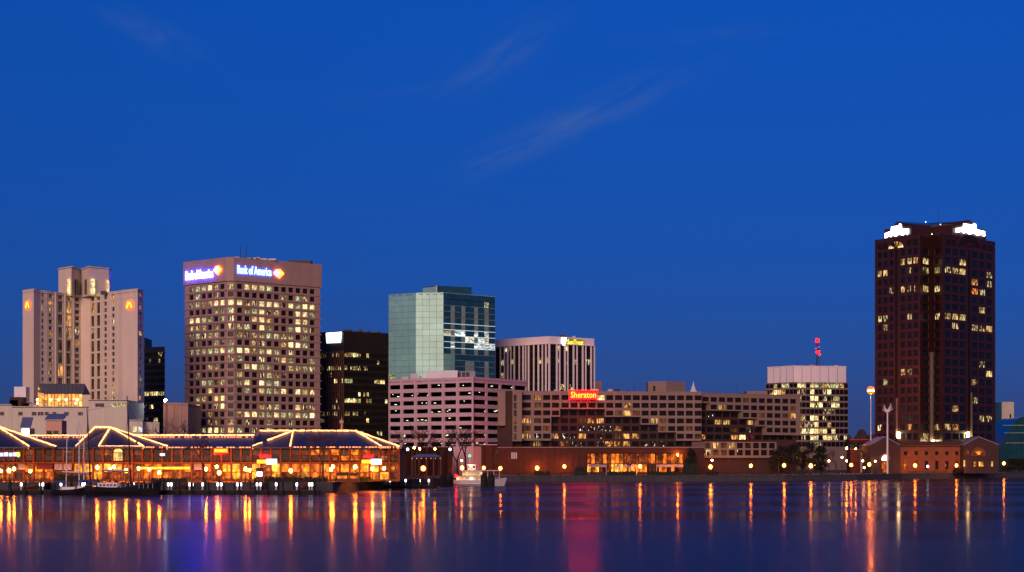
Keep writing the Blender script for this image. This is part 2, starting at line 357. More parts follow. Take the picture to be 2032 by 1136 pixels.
# water: long-exposure smooth, with patches that the breeze roughens more
def water_mat():
    m = bpy.data.materials.new('river_water'); m.use_nodes = True; t = m.node_tree; t.nodes.clear()
    b = t.nodes.new('ShaderNodeBsdfGlossy'); b.inputs['Color'].default_value = (0.46, 0.36, 0.34, 1)   # waves hide part of every reflection
    b2 = t.nodes.new('ShaderNodeBsdfGlossy'); b2.inputs['Color'].default_value = (0.36, 0.33, 0.38, 1); b2.inputs['Roughness'].default_value = 0.31
    lob = t.nodes.new('ShaderNodeMixShader'); lob.inputs[0].default_value = 0.45; t.links.new(b.outputs[0], lob.inputs[1]); t.links.new(b2.outputs[0], lob.inputs[2])
    df = t.nodes.new('ShaderNodeBsdfDiffuse'); df.inputs['Color'].default_value = (0.001, 0.004, 0.014, 1)
    fr = t.nodes.new('ShaderNodeFresnel'); fr.inputs['IOR'].default_value = 1.33
    mxs = t.nodes.new('ShaderNodeMixShader'); ou = t.nodes.new('ShaderNodeOutputMaterial')
    t.links.new(fr.outputs[0], mxs.inputs[0]); t.links.new(df.outputs[0], mxs.inputs[1]); t.links.new(lob.outputs[0], mxs.inputs[2]); t.links.new(mxs.outputs[0], ou.inputs[0])
    c = t.nodes.new('ShaderNodeTexCoord')
    mpn = t.nodes.new('ShaderNodeMapping'); mpn.inputs['Scale'].default_value = (0.006, 0.045, 1)
    n = t.nodes.new('ShaderNodeTexNoise'); n.inputs['Scale'].default_value = 1.0; n.inputs['Detail'].default_value = 4
    t.links.new(c.outputs['Object'], mpn.inputs[0]); t.links.new(mpn.outputs[0], n.inputs['Vector'])
    r = t.nodes.new('ShaderNodeMapRange'); r.inputs[1].default_value = 0.35; r.inputs[2].default_value = 0.65
    r.inputs[3].default_value = 0.075; r.inputs[4].default_value = 0.125
    t.links.new(n.outputs['Fac'], r.inputs[0]); t.links.new(r.outputs[0], b.inputs['Roughness'])
    # wind: nearer water is ruffled, farther water has calm bands between ruffled ones
    sy = t.nodes.new('ShaderNodeSeparateXYZ'); gpo = t.nodes.new('ShaderNodeNewGeometry'); t.links.new(gpo.outputs['Position'], sy.inputs[0])
    mp3 = t.nodes.new('ShaderNodeMapping'); mp3.inputs['Scale'].default_value = (0.0022, 0.022, 1); mp3.inputs['Location'].default_value = (3.1, 0.4, 0)
    n3 = t.nodes.new('ShaderNodeTexNoise'); n3.inputs['Scale'].default_value = 1.0; n3.inputs['Detail'].default_value = 3
    t.links.new(gpo.outputs['Position'], mp3.inputs[0]); t.links.new(mp3.outputs[0], n3.inputs['Vector'])
    w1 = t.nodes.new('ShaderNodeMapRange'); w1.interpolation_type = 'SMOOTHSTEP'; w1.inputs[1].default_value = 0.42; w1.inputs[2].default_value = 0.58; w1.inputs[3].default_value = 0.28; w1.inputs[4].default_value = 0.72
    t.links.new(n3.outputs['Fac'], w1.inputs[0])
    w2 = t.nodes.new('ShaderNodeMapRange'); w2.interpolation_type = 'SMOOTHSTEP'; w2.inputs[1].default_value = 150; w2.inputs[2].default_value = 205; w2.inputs[3].default_value = 0.92; w2.inputs[4].default_value = 0.0
    t.links.new(sy.outputs[1], w2.inputs[0])
    wm_ = t.nodes.new('ShaderNodeMath'); wm_.operation = 'MAXIMUM'; t.links.new(w1.outputs[0], wm_.inputs[0]); t.links.new(w2.outputs[0], wm_.inputs[1]); t.links.new(wm_.outputs[0], lob.inputs[0])
    mp2 = t.nodes.new('ShaderNodeMapping'); mp2.inputs['Scale'].default_value = (0.03, 0.6, 1)
    n2 = t.nodes.new('ShaderNodeTexNoise'); n2.inputs['Scale'].default_value = 1.0; n2.inputs['Detail'].default_value = 3
    t.links.new(c.outputs['Object'], mp2.inputs[0]); t.links.new(mp2.outputs[0], n2.inputs['Vector'])
    bm = t.nodes.new('ShaderNodeBump'); bm.inputs['Strength'].default_value = 0.035; bm.inputs['Distance'].default_value = 0.10
    t.links.new(n2.outputs['Fac'], bm.inputs['Height']); t.links.new(bm.outputs[0], b.inputs['Normal']); t.links.new(bm.outputs[0], b2.inputs['Normal'])
    return m
M['water'] = water_mat()

# ------------------------------------------------------------------ water, ground, quay
wb = MB(); wb.face([(-9000, -600, 0), (9000, -600, 0), (9000, 15000, 0), (-9000, 15000, 0)]); wb.thing('water', M['water'], kind='structure')
GZ = 2.2
SHORE = [(-900, 404), (660, 404), (735, 440), (800, 468), (862, 500), (985, 590), (1400, 602), (1560, 612), (1700, 640), (1790, 690), (2032, 745), (2700, 800)]
sp = [PT(*q) for q in SHORE]
gb = MB()
gb.face([(x, y, GZ - 0.004) for x, y in sp] + [(6000, 12000, GZ - 0.004), (-6000, 12000, GZ - 0.004)])
gb.thing('ground', M['asphalt'], kind='structure')
pv = MB()
for (a, b_) in zip(sp[:-1], sp[1:]):
    pv.face([(a[0], a[1], GZ), (b_[0], b_[1], GZ), (b_[0] * (b_[1] + 22) / b_[1], b_[1] + 22, GZ), (a[0] * (a[1] + 22) / a[1], a[1] + 22, GZ)])
pv.thing('promenade', M['paving'], kind='structure')
# seawall built of cast panels with a coping on top
wall = empty('seawall', (0, 560, 0), 'low concrete seawall with coping along the edge of the river', 'seawall')
for (a, b_) in zip(sp[:-1], sp[1:]):
    if b_[0] < -150 or a[0] > 260: continue
    A = Vector(a); B = Vector(b_); L = (B - A).length; k = max(1, round(L / 9)); u = (B - A) / k
    for i in range(k):
        p = A + u * i; q = A + u * (i + 1)
        if q.x < -150 or p.x > 260: continue
        g = u.normalized() * 0.05
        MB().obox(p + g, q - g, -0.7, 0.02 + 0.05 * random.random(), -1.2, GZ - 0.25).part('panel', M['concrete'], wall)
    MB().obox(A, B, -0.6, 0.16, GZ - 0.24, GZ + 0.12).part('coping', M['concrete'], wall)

# ------------------------------------------------------------------ facade builder
PANES = {}
def pane_mesh(w, h, t=0.06):
    k = (round(w, 2), round(h, 2), t)
    if k not in PANES: PANES[k] = MB().box(-w / 2, w / 2, -t / 2, t / 2, -h / 2, h / 2).mesh('pane', M['winglass'])
    return PANES[k]
def facade(root, A, B, z0, z1, cols, rows, wm, depth=0.4, pick=None, name='wall', pname='window', back=0.0, through=False):
    """wall between plan points A (left) and B (right): openings cols [(u0,u1) metres] x rows [(za,zb)];
       pick(i,j) -> material of the pane, or None for a solid wall there"""
    A = Vector(A); B = Vector(B); L = (B - A).length; u = (B - A) / L; n = Vector((u.y, -u.x)); rz = math.atan2(u.y, u.x)
    def pt(s, z, d=0.0):
        q = A + u * s - n * d; return (q.x, q.y, z)
    us = sorted(set([0.0, L] + [c for p in cols for c in p])); zs = sorted(set([z0, z1] + [c for p in rows for c in p]))
    oc = {}; mb = MB()
    for j, (za, zb) in enumerate(rows):
        for i, (ua, ub) in enumerate(cols):
            m = pick(i, j) if pick else M['winglass']
            if m: oc[(ua, za)] = (i, j, ub, zb, m)
    for zi in range(len(zs) - 1):
        run = None
        for ui in range(len(us) - 1):
            if (us[ui], zs[zi]) in oc:
                if run is not None: mb.face([pt(run, zs[zi]), pt(us[ui], zs[zi]), pt(us[ui], zs[zi + 1]), pt(run, zs[zi + 1])]); run = None
            elif run is None: run = us[ui]
        if run is not None: mb.face([pt(run, zs[zi]), pt(L, zs[zi]), pt(L, zs[zi + 1]), pt(run, zs[zi + 1])])
    out = []
    for (ua, za), (i, j, ub, zb, m) in oc.items():
        d = depth
        mb.face([pt(ua, za), pt(ub, za), pt(ub, za, d), pt(ua, za, d)])
        mb.face([pt(ua, zb, d), pt(ub, zb, d), pt(ub, zb), pt(ua, zb)])
        mb.face([pt(ua, za, d), pt(ua, zb, d), pt(ua, zb), pt(ua, za)])
        mb.face([pt(ub, za), pt(ub, zb), pt(ub, zb, d), pt(ub, za, d)])
        if not through:
            q = A + u * ((ua + ub) / 2) - n * (d - 0.03)
            out.append(inst(pname, pane_mesh(ub - ua - 0.004, zb - za - 0.004), root, (q.x, q.y, (za + zb) / 2), rz, m))
    if back:
        mb.face([pt(0, z1), pt(L, z1), pt(L, z1, back), pt(0, z1, back)]); mb.face([pt(0, z0, back), pt(L, z0, back), pt(L, z0), pt(0, z0)])
        mb.face([pt(0, z0, back), pt(0, z0), pt(0, z1), pt(0, z1, back)]); mb.face([pt(L, z0), pt(L, z0, back), pt(L, z1, back), pt(L, z1)])
    mb.part(name, wm, root)
    return out
def shell(root, pts, front, z0, z1, wm, rm=None, parapet=0.0, name='wall'):
    """plain walls on every edge that is not in front, and the roof slab"""
    mb = MB(); k = len(pts)
    for i in range(k):
        if i in front: continue
        a, b_ = pts[i], pts[(i + 1) % k]
        mb.face([(a[0], a[1], z0), (b_[0], b_[1], z0), (b_[0], b_[1], z1), (a[0], a[1], z1)])
    if mb.f: mb.part(name, wm, root)
    MB().prism(pts, z1 - parapet - 0.3, z1 - parapet).part('roof', rm or M['roof'], root)
def even(L, n, w, m0=0.0, m1=0.0):
    s = (L - m0 - m1) / n
    return [(m0 + s * (i + 0.5) - w / 2, m0 + s * (i + 0.5) + w / 2) for i in range(n)]
def frac(A, B, pa, pb, centers, w):
    """window columns from photo x positions on an edge that runs from pa to pb"""
    L = (Vector(B) - Vector(A)).length
    return [((c - w / 2 - pa) / (pb - pa) * L, (c + w / 2 - pa) / (pb - pa) * L) for c in centers]
def dist(A, B): return (Vector(A) - Vector(B)).length
def text_mesh(body, size, depth=0.12):
    cu = bpy.data.curves.new('lettering', 'FONT'); cu.body = body; cu.size = size; cu.extrude = depth; cu.align_x = 'LEFT'
    cu.resolution_u = 2; cu.offset = size * 0.012
    ob = bpy.data.objects.new('lettering', cu); COL.objects.link(ob)
    dg = bpy.context.evaluated_depsgraph_get(); me = bpy.data.meshes.new_from_object(ob.evaluated_get(dg))
    bpy.data.objects.remove(ob); bpy.data.curves.remove(cu); return me
def text_on(root, body, A, B, u0, u1, zbase, height, off, m, name='lettering'):
    """lettering on the wall A-B, from u0 to u1 metres along it, standing off the wall"""
    me = text_mesh(body, 1.0); xs = [v.co.x for v in me.vertices]; ys = [v.co.y for v in me.vertices]
    x0, x1, y0, y1 = min(xs), max(xs), min(ys), max(ys)
    for v in me.vertices:
        x, y, z = v.co; v.co = ((x - x0) / (x1 - x0) * (u1 - u0), -z, (y - y0) / (y1 - y0) * height)
    me.materials.clear(); me.materials.append(m)
    A = Vector(A); B = Vector(B); u = (B - A).normalized(); n = Vector((u.y, -u.x)); q = A + u * u0 + n * off
    return inst(name, me, root, (q.x, q.y, zbase), math.atan2(u.y, u.x))
def poly_on(root, A, B, uv, off, thick, m, name, label=None):
    """an outline (u along the wall, z) as a plate standing off the wall"""
    A = Vector(A); B = Vector(B); u = (B - A).normalized(); n = Vector((u.y, -u.x)); mb = MB(); k = len(uv)
    f = [A + u * a + n * (off + thick) for a, _ in uv]; g = [A + u * a + n * off for a, _ in uv]
    mb.face([(p.x, p.y, uv[i][1]) for i, p in enumerate(f)]); mb.face([(p.x, p.y, uv[i][1]) for i, p in reversed(list(enumerate(g)))])
    for i in range(k):
        j = (i + 1) % k
        mb.face([(f[i].x, f[i].y, uv[i][1]), (g[i].x, g[i].y, uv[i][1]), (g[j].x, g[j].y, uv[j][1]), (f[j].x, f[j].y, uv[j][1])])
    return mb.part(name, m, root, label=label)
rnd = random.Random(21)
def building(name, loc_px, Y, label, cat='building'):
    return empty(name, (X(loc_px, Y), Y, GZ), label, cat)

# ------------------------------------------------------------------ bank tower with blue signs
def bank_tower():
    t = building('bank_tower', 500, 855, 'brown granite office tower with blue lit lettering and red emblems at its top')
    L, C1, C2, Rr = PT(367, 862), PT(451, 841), PT(465, 841), PT(635, 872)
    bk = (L[0] + Rr[0] - C1[0], L[1] + Rr[1] - C1[1])
    z1 = Z(511, 841); step = 15.87 * 841 / F; zc0 = Z(568, 841); ztop = zc0 + step * 0.62
    rows = [(zc0 - k * step - 1.25, zc0 - k * step + 1.25) for k in range(19)]
    LP = ['112210', '010010', '011122', '000011', '222101', '112010', '111110', '010011', '122222', '000000', '000110', '000000',
          '002211', '000200', '021022', '220012', '000100', '000110', '121221']
    CP = '1021110121000000012'
    RP = ['02222000000', '00000010110', '21122212222', '01221100222', '00221000210', '11022002220', '11112111010', '00100012220',
          '22122200000', '10000022001', '02211001111', '10011110000', '12021200000', '01022120221', '00000000000', '00011200210',
          '12222212222', '00001000000', '10001000000']
    def pk(ch):
        if ch == '0': return M['officepart'] if rnd.random() < 0.07 else M['winglass']
        if ch == '1': return rnd.choice([M['officedim'], M['officepart'], M['officedim'], M['officegreen']])
        return rnd.choice([M['officebright'], M['officebright'], M['officegreen']])
    zb = GZ
    facade(t, L, C1, zb, ztop, frac(L, C1, 367, 451, [379.6 + 12.2 * i for i in range(6)], 9.3), rows, M['bank'], 0.9, lambda i, j: pk(LP[j][i]))
    facade(t, C1, C2, zb, ztop, [(0.35, dist(C1, C2) - 0.35)], rows, M['bank'], 0.9, lambda i, j: pk(CP[j]))
    facade(t, C2, Rr, zb, ztop, frac(C2, Rr, 465, 635, [475.7 + 14.38 * i for i in range(11)], 10.4), rows, M['bank'], 0.9, lambda i, j: pk(RP[j][i]))
    shell(t, [L, C1, C2, Rr, bk], (0, 1, 2), zb, ztop, M['bank'])
    # floor ledges that stand proud of the wall
    cen = Vector(((L[0] + Rr[0]) / 2, (L[1] + Rr[1]) / 2))
    def grow(p, d):
        v = Vector(p) - cen; v = v * (1 + d / v.length); return (v.x + cen.x, v.y + cen.y)
    for k in range(19):
        zc = zc0 - k * step - step / 2
        MB().prism([grow(p, 0.75) for p in (L, C1, C2, Rr, bk)], zc - 0.28, zc + 0.28).part('ledge', M['bank'], t)
    # blank crown
    cr = [grow(p, 0.9) for p in (L, C1, C2, Rr, bk)]
    MB().prism(cr, ztop + 0.01, z1).part('crown', M['bank'], t)
    A, B = cr[0], cr[1]; w = dist(A, B)
    text_on(t, 'Bank of America', A, B, w * 0.07, w * 0.70, z1 - 9.3, 4.4, 0.35, M['signblue'])
    C, D = cr[2], cr[3]; w2 = dist(C, D)
    text_on(t, 'Bank of America', C, D, w2 * 0.04, w2 * 0.415, z1 - 8.0, 4.2, 0.35, M['signblue2'])
    for (p, q, u0, zz) in ((A, B, w * 0.725, z1 - 7.6), (C, D, w2 * 0.435, z1 - 8.0)):
        poly_on(t, p, q, [(u0, zz + 1.7), (u0 + 2.1, zz + 3.7), (u0 + 4.0, zz + 1.9), (u0 + 2.3, zz - .2)], 0.5, 0.25, M['signpink'], 'emblem')
        poly_on(t, p, q, [(u0 + 3.0, zz + 3.3), (u0 + 3.7, zz + 3.8), (u0 + 6.2, zz + 1.7), (u0 + 3.4, zz - .9), (u0 + 2.9, zz - .3), (u0 + 4.7, zz + 1.8)], 0.5, 0.25, M['signorange'], 'emblem')
        for k in range(2):     # red stripes across the pale diamond
            poly_on(t, p, q, [(u0 + .75 + k * .95, zz + 2.45 + k * .75), (u0 + 1.05 + k * .95, zz + 2.7 + k * .75), (u0 + 2.6 + k * .7, zz + .75 + k * .55), (u0 + 2.35 + k * .7, zz + .45 + k * .55)], 0.78, 0.1, M['emblemred'], 'emblem')
    # roof plant and aerials
    for px, h in ((477, 35), (489, 32)):
        p = P3(px, 511, 850); MB().tube((p.x, p.y, z1 - 0.3), (p.x, p.y, z1 + h * 850 / F * 0.9), 0.28, 0.12).part('aerial', M['metal'], t)
    for px, wd, h in ((470, 2.4, 1.7), (496, 3.4, 1.2), (504, 3.2, 1.3), (512, 2.0, 1.5), (520, 5, 0.9), (540, 4, 0.8)):
        p = P3(px, 511, 853); MB().box(p.x - wd / 2, p.x + wd / 2, p.y, p.y + 3, z1 - 0.01, z1 + h).part('roof_unit', M['greymetal'], t)
    p = P3(594, 518, 880); MB().box(p.x - 6, p.x + 6, p.y, p.y + 8, z1 - 0.01, z1 + 3.2).box(p.x - 8.5, p.x - 6, p.y, p.y + 8, z1 - 0.01, z1 + 2.2).part('penthouse', M['metal'], t)
bank_tower()

# ------------------------------------------------------------------ hotel tower with round logos, and its podium
def hotel_tower():
    t = building('hotel_tower', 165, 815, 'beige hotel tower with two round red logos near its top')
    PX = [45, 67, 79, 93, 160, 178, 236, 243, 273, 285, 285, 45]
    YY = [797, 790, 797, 800, 822, 820, 800, 797, 790, 800, 850, 850]
    P = [PT(a, b_) for a, b_ in zip(PX, YY)]
    z1 = Z(575, 790); zb = GZ; s = 3.0
    zr = [Z(500 + 270 / 3.156, 797) - k * 12.83 * 797 / F for k in range(20)]
    rows = [(z - 0.95, z + 0.95) for z in zr]
    def two(k0): # double-height windows: every pair of floors is one tall pane
        r = [(zr[0] - 0.9, zr[0] + 0.9)]
        for k in range(1, 19, 2): r.append((zr[k + 1] - 1.05, zr[k] + 1.05))
        return r
    # one facade face per edge; where double-height panes stand, they get their own narrower wall strip
    def pick(pr, w=M['hotelwarm']):
        def f(i, j):
            r = rnd.random()
            return w if r < pr else (M['officepart'] if r < pr * 1.5 else M['hoteldark'])
        return f
    def plain(i):
        facade(t, P[i], P[i + 1], zb, z1, [], [], M['beige'])
    plain(0); plain(1)
    facade(t, P[2], P[3], zb, z1, frac(P[2], P[3], 79, 93, [85], 4.4), rows, M['beige'], 0.5, pick(0.06))
    def strips(i, pa, pb, spec):
        edges = [pa] + [(a[0] + b_[0]) / 2 for a, b_ in zip(spec[:-1], spec[1:])] + [pb]
        A = Vector(P[i]); B = Vector(P[i + 1])
        for k, (c, w, dbl, pr) in enumerate(spec):
            a = A + (B - A) * ((edges[k] - pa) / (pb - pa)); b_ = A + (B - A) * ((edges[k + 1] - pa) / (pb - pa))
            facade(t, a, b_, zb, z1, frac(a, b_, edges[k], edges[k + 1], [c], w), two(0) if dbl else rows, M['beige'], 0.55, pick(pr))
    strips(3, 93, 160, [(100.4, 7.2, 0, 0.2), (119.8, 9.4, 1, 0.12), (136.6, 9.4, 1, 0.3), (153.4, 9.0, 0, 0.12)])
    plain(4)
    strips(5, 178, 236, [(183.8, 7.2, 1, 0.25), (195.2, 7.0, 1, 0.12), (209.4, 5.4, 0, 0.1), (224.6, 5.4, 0, 0.25)])
    plain(6); plain(7)
    facade(t, P[8], P[9], zb, z1, frac(P[8], P[9], 273, 285, [279], 5.5), rows, M['beige'], 0.5, pick(0.15))
    shell(t, P, tuple(range(9)), zb, z1, M['beige'], parapet=0.8)
    for i in range(9):      # a coping and a string course under the top floor
        MB().obox(P[i], P[i + 1], -0.3, 0.22, z1, z1 + 0.45).part('coping', M['beige'], t)
        MB().obox(P[i], P[i + 1], 0.0, 0.16, zr[0] - 1.75, zr[0] - 1.45).part('string_course', M['beige'], t)
    # thin pilasters between the window columns
    for (i, pa, pb, c) in ((3, 93, 160, (109.5, 128.2, 145)), (5, 178, 236, (189.5, 203, 217, 231))):
        A = Vector(P[i]); B = Vector(P[i + 1])
        for q in c:
            m = A + (B - A) * ((q - pa) / (pb - pa)); u = (B - A).normalized() * 0.35
            MB().obox(m - u, m + u, 0.0, 0.5, zb, z1).part('pilaster', M['beige'], t)
    # penthouse with lit slots
    QX = [116, 142, 160, 176, 216, 220, 220, 116]; QY = [822, 812, 824, 812, 820, 826, 848, 848]
    Q = [PT(a, b_) for a, b_ in zip(QX, QY)]; zt = Z(532, 815); zp = z1 - 0.7
    for i in range(5): facade(t, Q[i], Q[i + 1], zp, zt, [], [], M['beige'], name='penthouse_wall')
    shell(t, Q, tuple(range(5)), zp, zt, M['beige'], name='penthouse_wall')
    for i in range(5): MB().obox(Q[i], Q[i + 1], -0.3, 0.3, zt, zt + 0.5).part('coping', M['beige'], t)
    for px, Yf, m, w, nm in ((136.4, 813.0, M['officebright'], 4.2, 'lit_slot'), (151, 816.5, M['winglass'], 5, 'window'), (169.5, 814.5, M['winglass'], 3.5, 'window'), (184, 812.5, M['officebright'], 5, 'lit_slot'), (214, 818.6, M['officebright'], 2.2, 'lit_slot')):
        w = w * 815 / F; z0_, z1_ = z1 + 0.2, Z(555, 815)
        MB().box(X(px, Yf) - w / 2, X(px, Yf) + w / 2, Yf - 0.35, Yf + 2.0, z0_, z1_).part(nm, m, t)
    p = P3(151, 532, 820); MB().tube((p.x, p.y, zt - 0.2), (p.x, p.y, zt + 2.6), 0.1).part('aerial', M['metal'], t)
    for px, w in ((73, 2.0), (233, 2.2), (262, 3.0), (205, 2.5)):
        p = P3(px, 575, 805); MB().box(p.x - w / 2, p.x + w / 2, p.y, p.y + 2, z1 - 0.8, z1 + 0.9).part('roof_unit', M['metal'], t)
    # round logos
    for i, pa, pb, pc, rr in ((0, 45, 67, 56.2, 5.6), (7, 243, 273, 258.3, 8.6)):
        A = Vector(P[i]); B = Vector(P[i + 1]); L = (B - A).length; uc = (pc - pa) / (pb - pa) * L
        zc = Z(606, 793); rz = 9.6 * 793 / F; ru = min(uc - 0.15, rr / (pb - pa) * L)
        circ = [(uc + ru * math.cos(k * math.pi / 12), zc + rz * math.sin(k * math.pi / 12)) for k in range(24)]
        poly_on(t, A, B, circ, 0.3, 0.15, M['signlogo'], 'logo_disc')
        poly_on(t, A, B, [(uc - ru * .75, zc - rz * .5), (uc - ru * .42, zc - rz * .62), (uc + ru * .02, zc + rz * .55), (uc - ru * .35, zc + rz * .75)], 0.5, 0.1, M['signlogo2'], 'logo_mark')
        poly_on(t, A, B, [(uc - ru * .05, zc + rz * .62), (uc + ru * .2, zc + rz * .72), (uc + ru * .72, zc - rz * .5), (uc + ru * .4, zc - rz * .6)], 0.5, 0.1, M['signlogo2'], 'logo_mark')
    return z1
hotel_tower()

def podium():
    t = building('hotel_podium', 120, 740, 'long cream low-rise block with small louvres below the beige hotel tower')
    Yf = 738; pa, pb = -40, 176
    def blk(a, b_, py, Yb=770, nm='wall', cols=(), rows=()):
        A, B = PT(a, Yf), PT(b_, Yf); zt = Z(py, Yf)
        L = dist(A, B)
        facade(t, A, B, GZ, zt, [((c0 - a) / (b_ - a) * L, (c1 - a) / (b_ - a) * L) for c0, c1 in cols], [(Z(r1, Yf), Z(r0, Yf)) for r0, r1 in rows], M['podium'], 0.35, lambda i, j: M['garagein'], nm, 'louvre')
        pts = [A, B, (B[0], Yb), (A[0], Yb)]; shell(t, pts, (0,), GZ, zt, M['podium'], name=nm)
        MB().obox(A, B, -0.3, 0.18, zt, zt + 0.3).part('coping', M['podium'], t)
        MB().obox(A, B, 0.0, 0.12, Z(827, Yf), Z(825.6, Yf)).part('string_course', M['podium'], t)
    blk(-40, 23.5, 804, cols=[(-20, -10), (0, 8)], rows=[(818, 825)])
    blk(24, 175.5, 808, cols=[(36, 45.5), (63, 73), (75, 86), (88, 96.5), (104, 112), (127.5, 137), (155, 164.5)], rows=[(818, 825)])
    blk(176, 254, 794.5, cols=[(189, 207)], rows=[(801, 808)])
    # panel joints as shallow ribs
    for px in range(-36, 254, 9):
        zt = Z(808 if px < 176 else 795, Yf) - 0.2
        MB().box(X(px, Yf) - 0.05, X(px, Yf) + 0.05, Yf - 0.06, Yf + 0.05, GZ, zt).part('panel_rib', M['podium'], t)
    z0 = Z(808, Yf); L = X(247, Yf) - X(222, Yf)
    for k in range(5):
        x = X(222 + k * 5.2, Yf); MB().box(x, x + 0.95, Yf - 0.12, Yf + 0.3, Z(808, Yf), Z(801, Yf)).part('window', M['officegreen'], t)
    # terrace things on its roof
    for px in (70, 92, 117, 130, 148):
        x = X(px, 742); MB().box(x - 0.6, x + 0.6, 741.5, 743, z0 - 0.01, z0 + 1.0).part('planter', M['greymetal'], t)
    for px in (74.5, 150.5):
        x = X(px, 741); MB().tube((x, 741, z0), (x, 741, z0 + 1.4), 0.10).part('lamp_post', M['metal'], t)
        MB().ball((x, 741, z0 + 1.75), 0.42).part('lamp_globe', M['warmlamp'], t, True)
    for px, w, h in ((30, 1.8, 5.5), (35, 3.0, 7.8), (53, 1.6, 4.0), (60, 2.4, 3.2)):
        x = X(px, 750); MB().box(x - w, x + w, 748, 753, z0 - 0.4, z0 + h * 0.6).part('roof_unit', M['brick'] if px != 60 else M['bluemetal'], t)
    x = X(37, 752); MB().box(x - 2.6, x + 2.6, 754, 760, z0 + 3, Z(768, 755)).part('roof_tank', M['paint'], t)
podium()

def atrium():
    t = building('glass_pavilion', 113, 752, 'glowing orange glass pavilion with a slate gable roof on the cream block', 'pavilion')
    Ya, Yb = 744.0, 756.0; z0 = Z(808, 738); ze = Z(781.5, Ya); zr = Z(762, 750); x0, x1 = X(70, Ya), X(163, Ya); ym = (Ya + Yb) / 2; xe = X(88, Ya)
    # long front of panes between posts
    k = 11; w = (x1 - xe) / k
    for i in range(k):
        a = xe + i * w
        for (za, zb) in ((z0 + 0.1, z0 + 2.9), (z0 + 3.1, ze - 0.2)):
            MB().box(a + 0.12, a + w - 0.12, Ya, Ya + 0.1, za, zb).part('pane', M['atrium'], t)
        MB().box(a - 0.12, a + 0.12, Ya - 0.15, Ya + 0.2, z0, ze).part('post', M['brick'], t)
    MB().box(xe, x1, Ya - 0.05, Ya + 0.2, z0 + 2.9, z0 + 3.1).part('rail', M['brick'], t)
    # faceted gable end towards the left
    gl = [(x0, ym - 1.5), (xe, Ya)]
    ap = Vector((X(79, 750), ym, zr - 0.3))
    A = Vector((xe, Ya)); B = Vector((x0 - 0.6, ym))
    n = 4
    for i in range(n):
        p = B + (A - B) * (i / n); q = B + (A - B) * ((i + 1) / n); 
        for r in range(4):
            f0, f1 = r / 4, (r + 1) / 4
            hp = (ze + (zr - ze) * (1 - abs((i) / n)) * 0.75 - z0); hq = (ze + (zr - ze) * (1 - abs((i + 1) / n)) * 0.75 - z0)
            MB().prism([(p.x + .04, p.y), (q.x - .04, q.y), (q.x - .04, q.y + .1), (p.x + .04, p.y + .1)], z0 + hp * f0 + 0.08, z0 + hp * f1,
                       z1s=[z0 + hp * f1, z0 + hq * f1, z0 + hq * f1, z0 + hp * f1]).part('pane', M['atrium'], t)
    rf = MB()
    a, b_, c, d = (xe - 0.5, Ya - 0.6, ze), (x1 + 0.6, Ya - 0.6, ze), (x1 - 0.3, ym, zr), (X(79, 750), ym, zr)
    e, f = (xe - 0.5, Yb + 0.6, ze), (x1 + 0.6, Yb + 0.6, ze); g = (x0 - 0.7, ym, ze + 1.2)
    for q in ((a, b_, c, d), (f, e, d, c), (b_, f, c), (a, e, f, b_), (a, d, g), (e, g, d)): rf.face(q)
    rf.part('roof', M['greyroof'], t)
    for i in range(12):
        u = i / 11; p = Vector(a) + (Vector(b_) - Vector(a)) * u; q = Vector(d) + (Vector(c) - Vector(d)) * u
        MB().tube(p + Vector((0, 0, .05)), q + Vector((0, 0, .05)), 0.09, n=4).part('roof_seam', M['greyroof'], t)
    for px in (74, 100, 116, 131, 153):
        x = X(px, Ya - 1); MB().ball((x, Ya - 0.8, z0 + 3.3), 0.5, 6, 5).part('lantern', M['warmlamp'], t, True)
atrium()

# ------------------------------------------------------------------ generic office block with window bands
def office(name, label, pxs, Ys, pytop, faces, wm, backY, parapet=0.6, zb=GZ):
    t = building(name, sum(pxs) / len(pxs), sum(Ys) / len(Ys), label)
    P = [PT(a, b_) for a, b_ in zip(pxs, Ys)]; zt = Z(pytop, min(Ys))
    bk = [PT(pxs[-1], backY), PT(pxs[0], backY)]
    for i, f in enumerate(faces):
        A, B = P[i], P[i + 1]; L = dist(A, B)
        cols = even(L, f['n'], f['w'] * L / f['n'], f.get('m', 0) * L, f.get('m', 0) * L) if f else []
        st = f['step'] * min(Ys) / F if f else 1; r0 = Z(f['y0'], min(Ys)) if f else 0
        rows = [(r0 - k * st - f['h'] * st / 2, r0 - k * st + f['h'] * st / 2) for k in range(f['rows'])] if f else []
        facade(t, A, B, zb, zt, cols, rows, f.get('wm', wm) if f else wm, f.get('depth', 0.3) if f else 0.3, f['pick'] if f else None)
    shell(t, P + bk, tuple(range(len(faces))), zb, zt, wm, parapet=parapet)
    return t, P, zt

def pat(rows, key, default=M['winglass'], noise=0.0, nm=M['officepart']):
    def f(i, j):
        r = rows[j] if j < len(rows) else ''
        ch = r[i] if i < len(r) else '.'
        if ch in key: return key[ch]
        return nm if rnd.random() < noise else default
    return f
KEY = {'1': M['officedim'], '2': M['officebright'], '3': M['officepart'], 'o': M['officeorange'], 'g': M['officegreen'], 'w': M['coolflash'], 'b': M['bandwhite']}

# dark block behind the hotel tower
t, P, zt = office('dark_office_block', 'narrow black glass office block just right of the beige hotel tower', [286, 327], [958, 950], 688,
    [dict(n=9, w=0.86, step=13.0, y0=703, rows=13, h=0.6, pick=pat(['......33.', '..3...1.', '', '', '.....w...', '', '223222133', '', '3.32.', '', '.3..32', '', '1.21'], KEY, M['blackglass']))], M['black'], 985)
a, b_ = PT(285, 975), PT(294, 975); MB().box(a[0], b_[0], 965, 985, zt - 1, Z(670, 965)).part('stair_tower', M['black'], t)

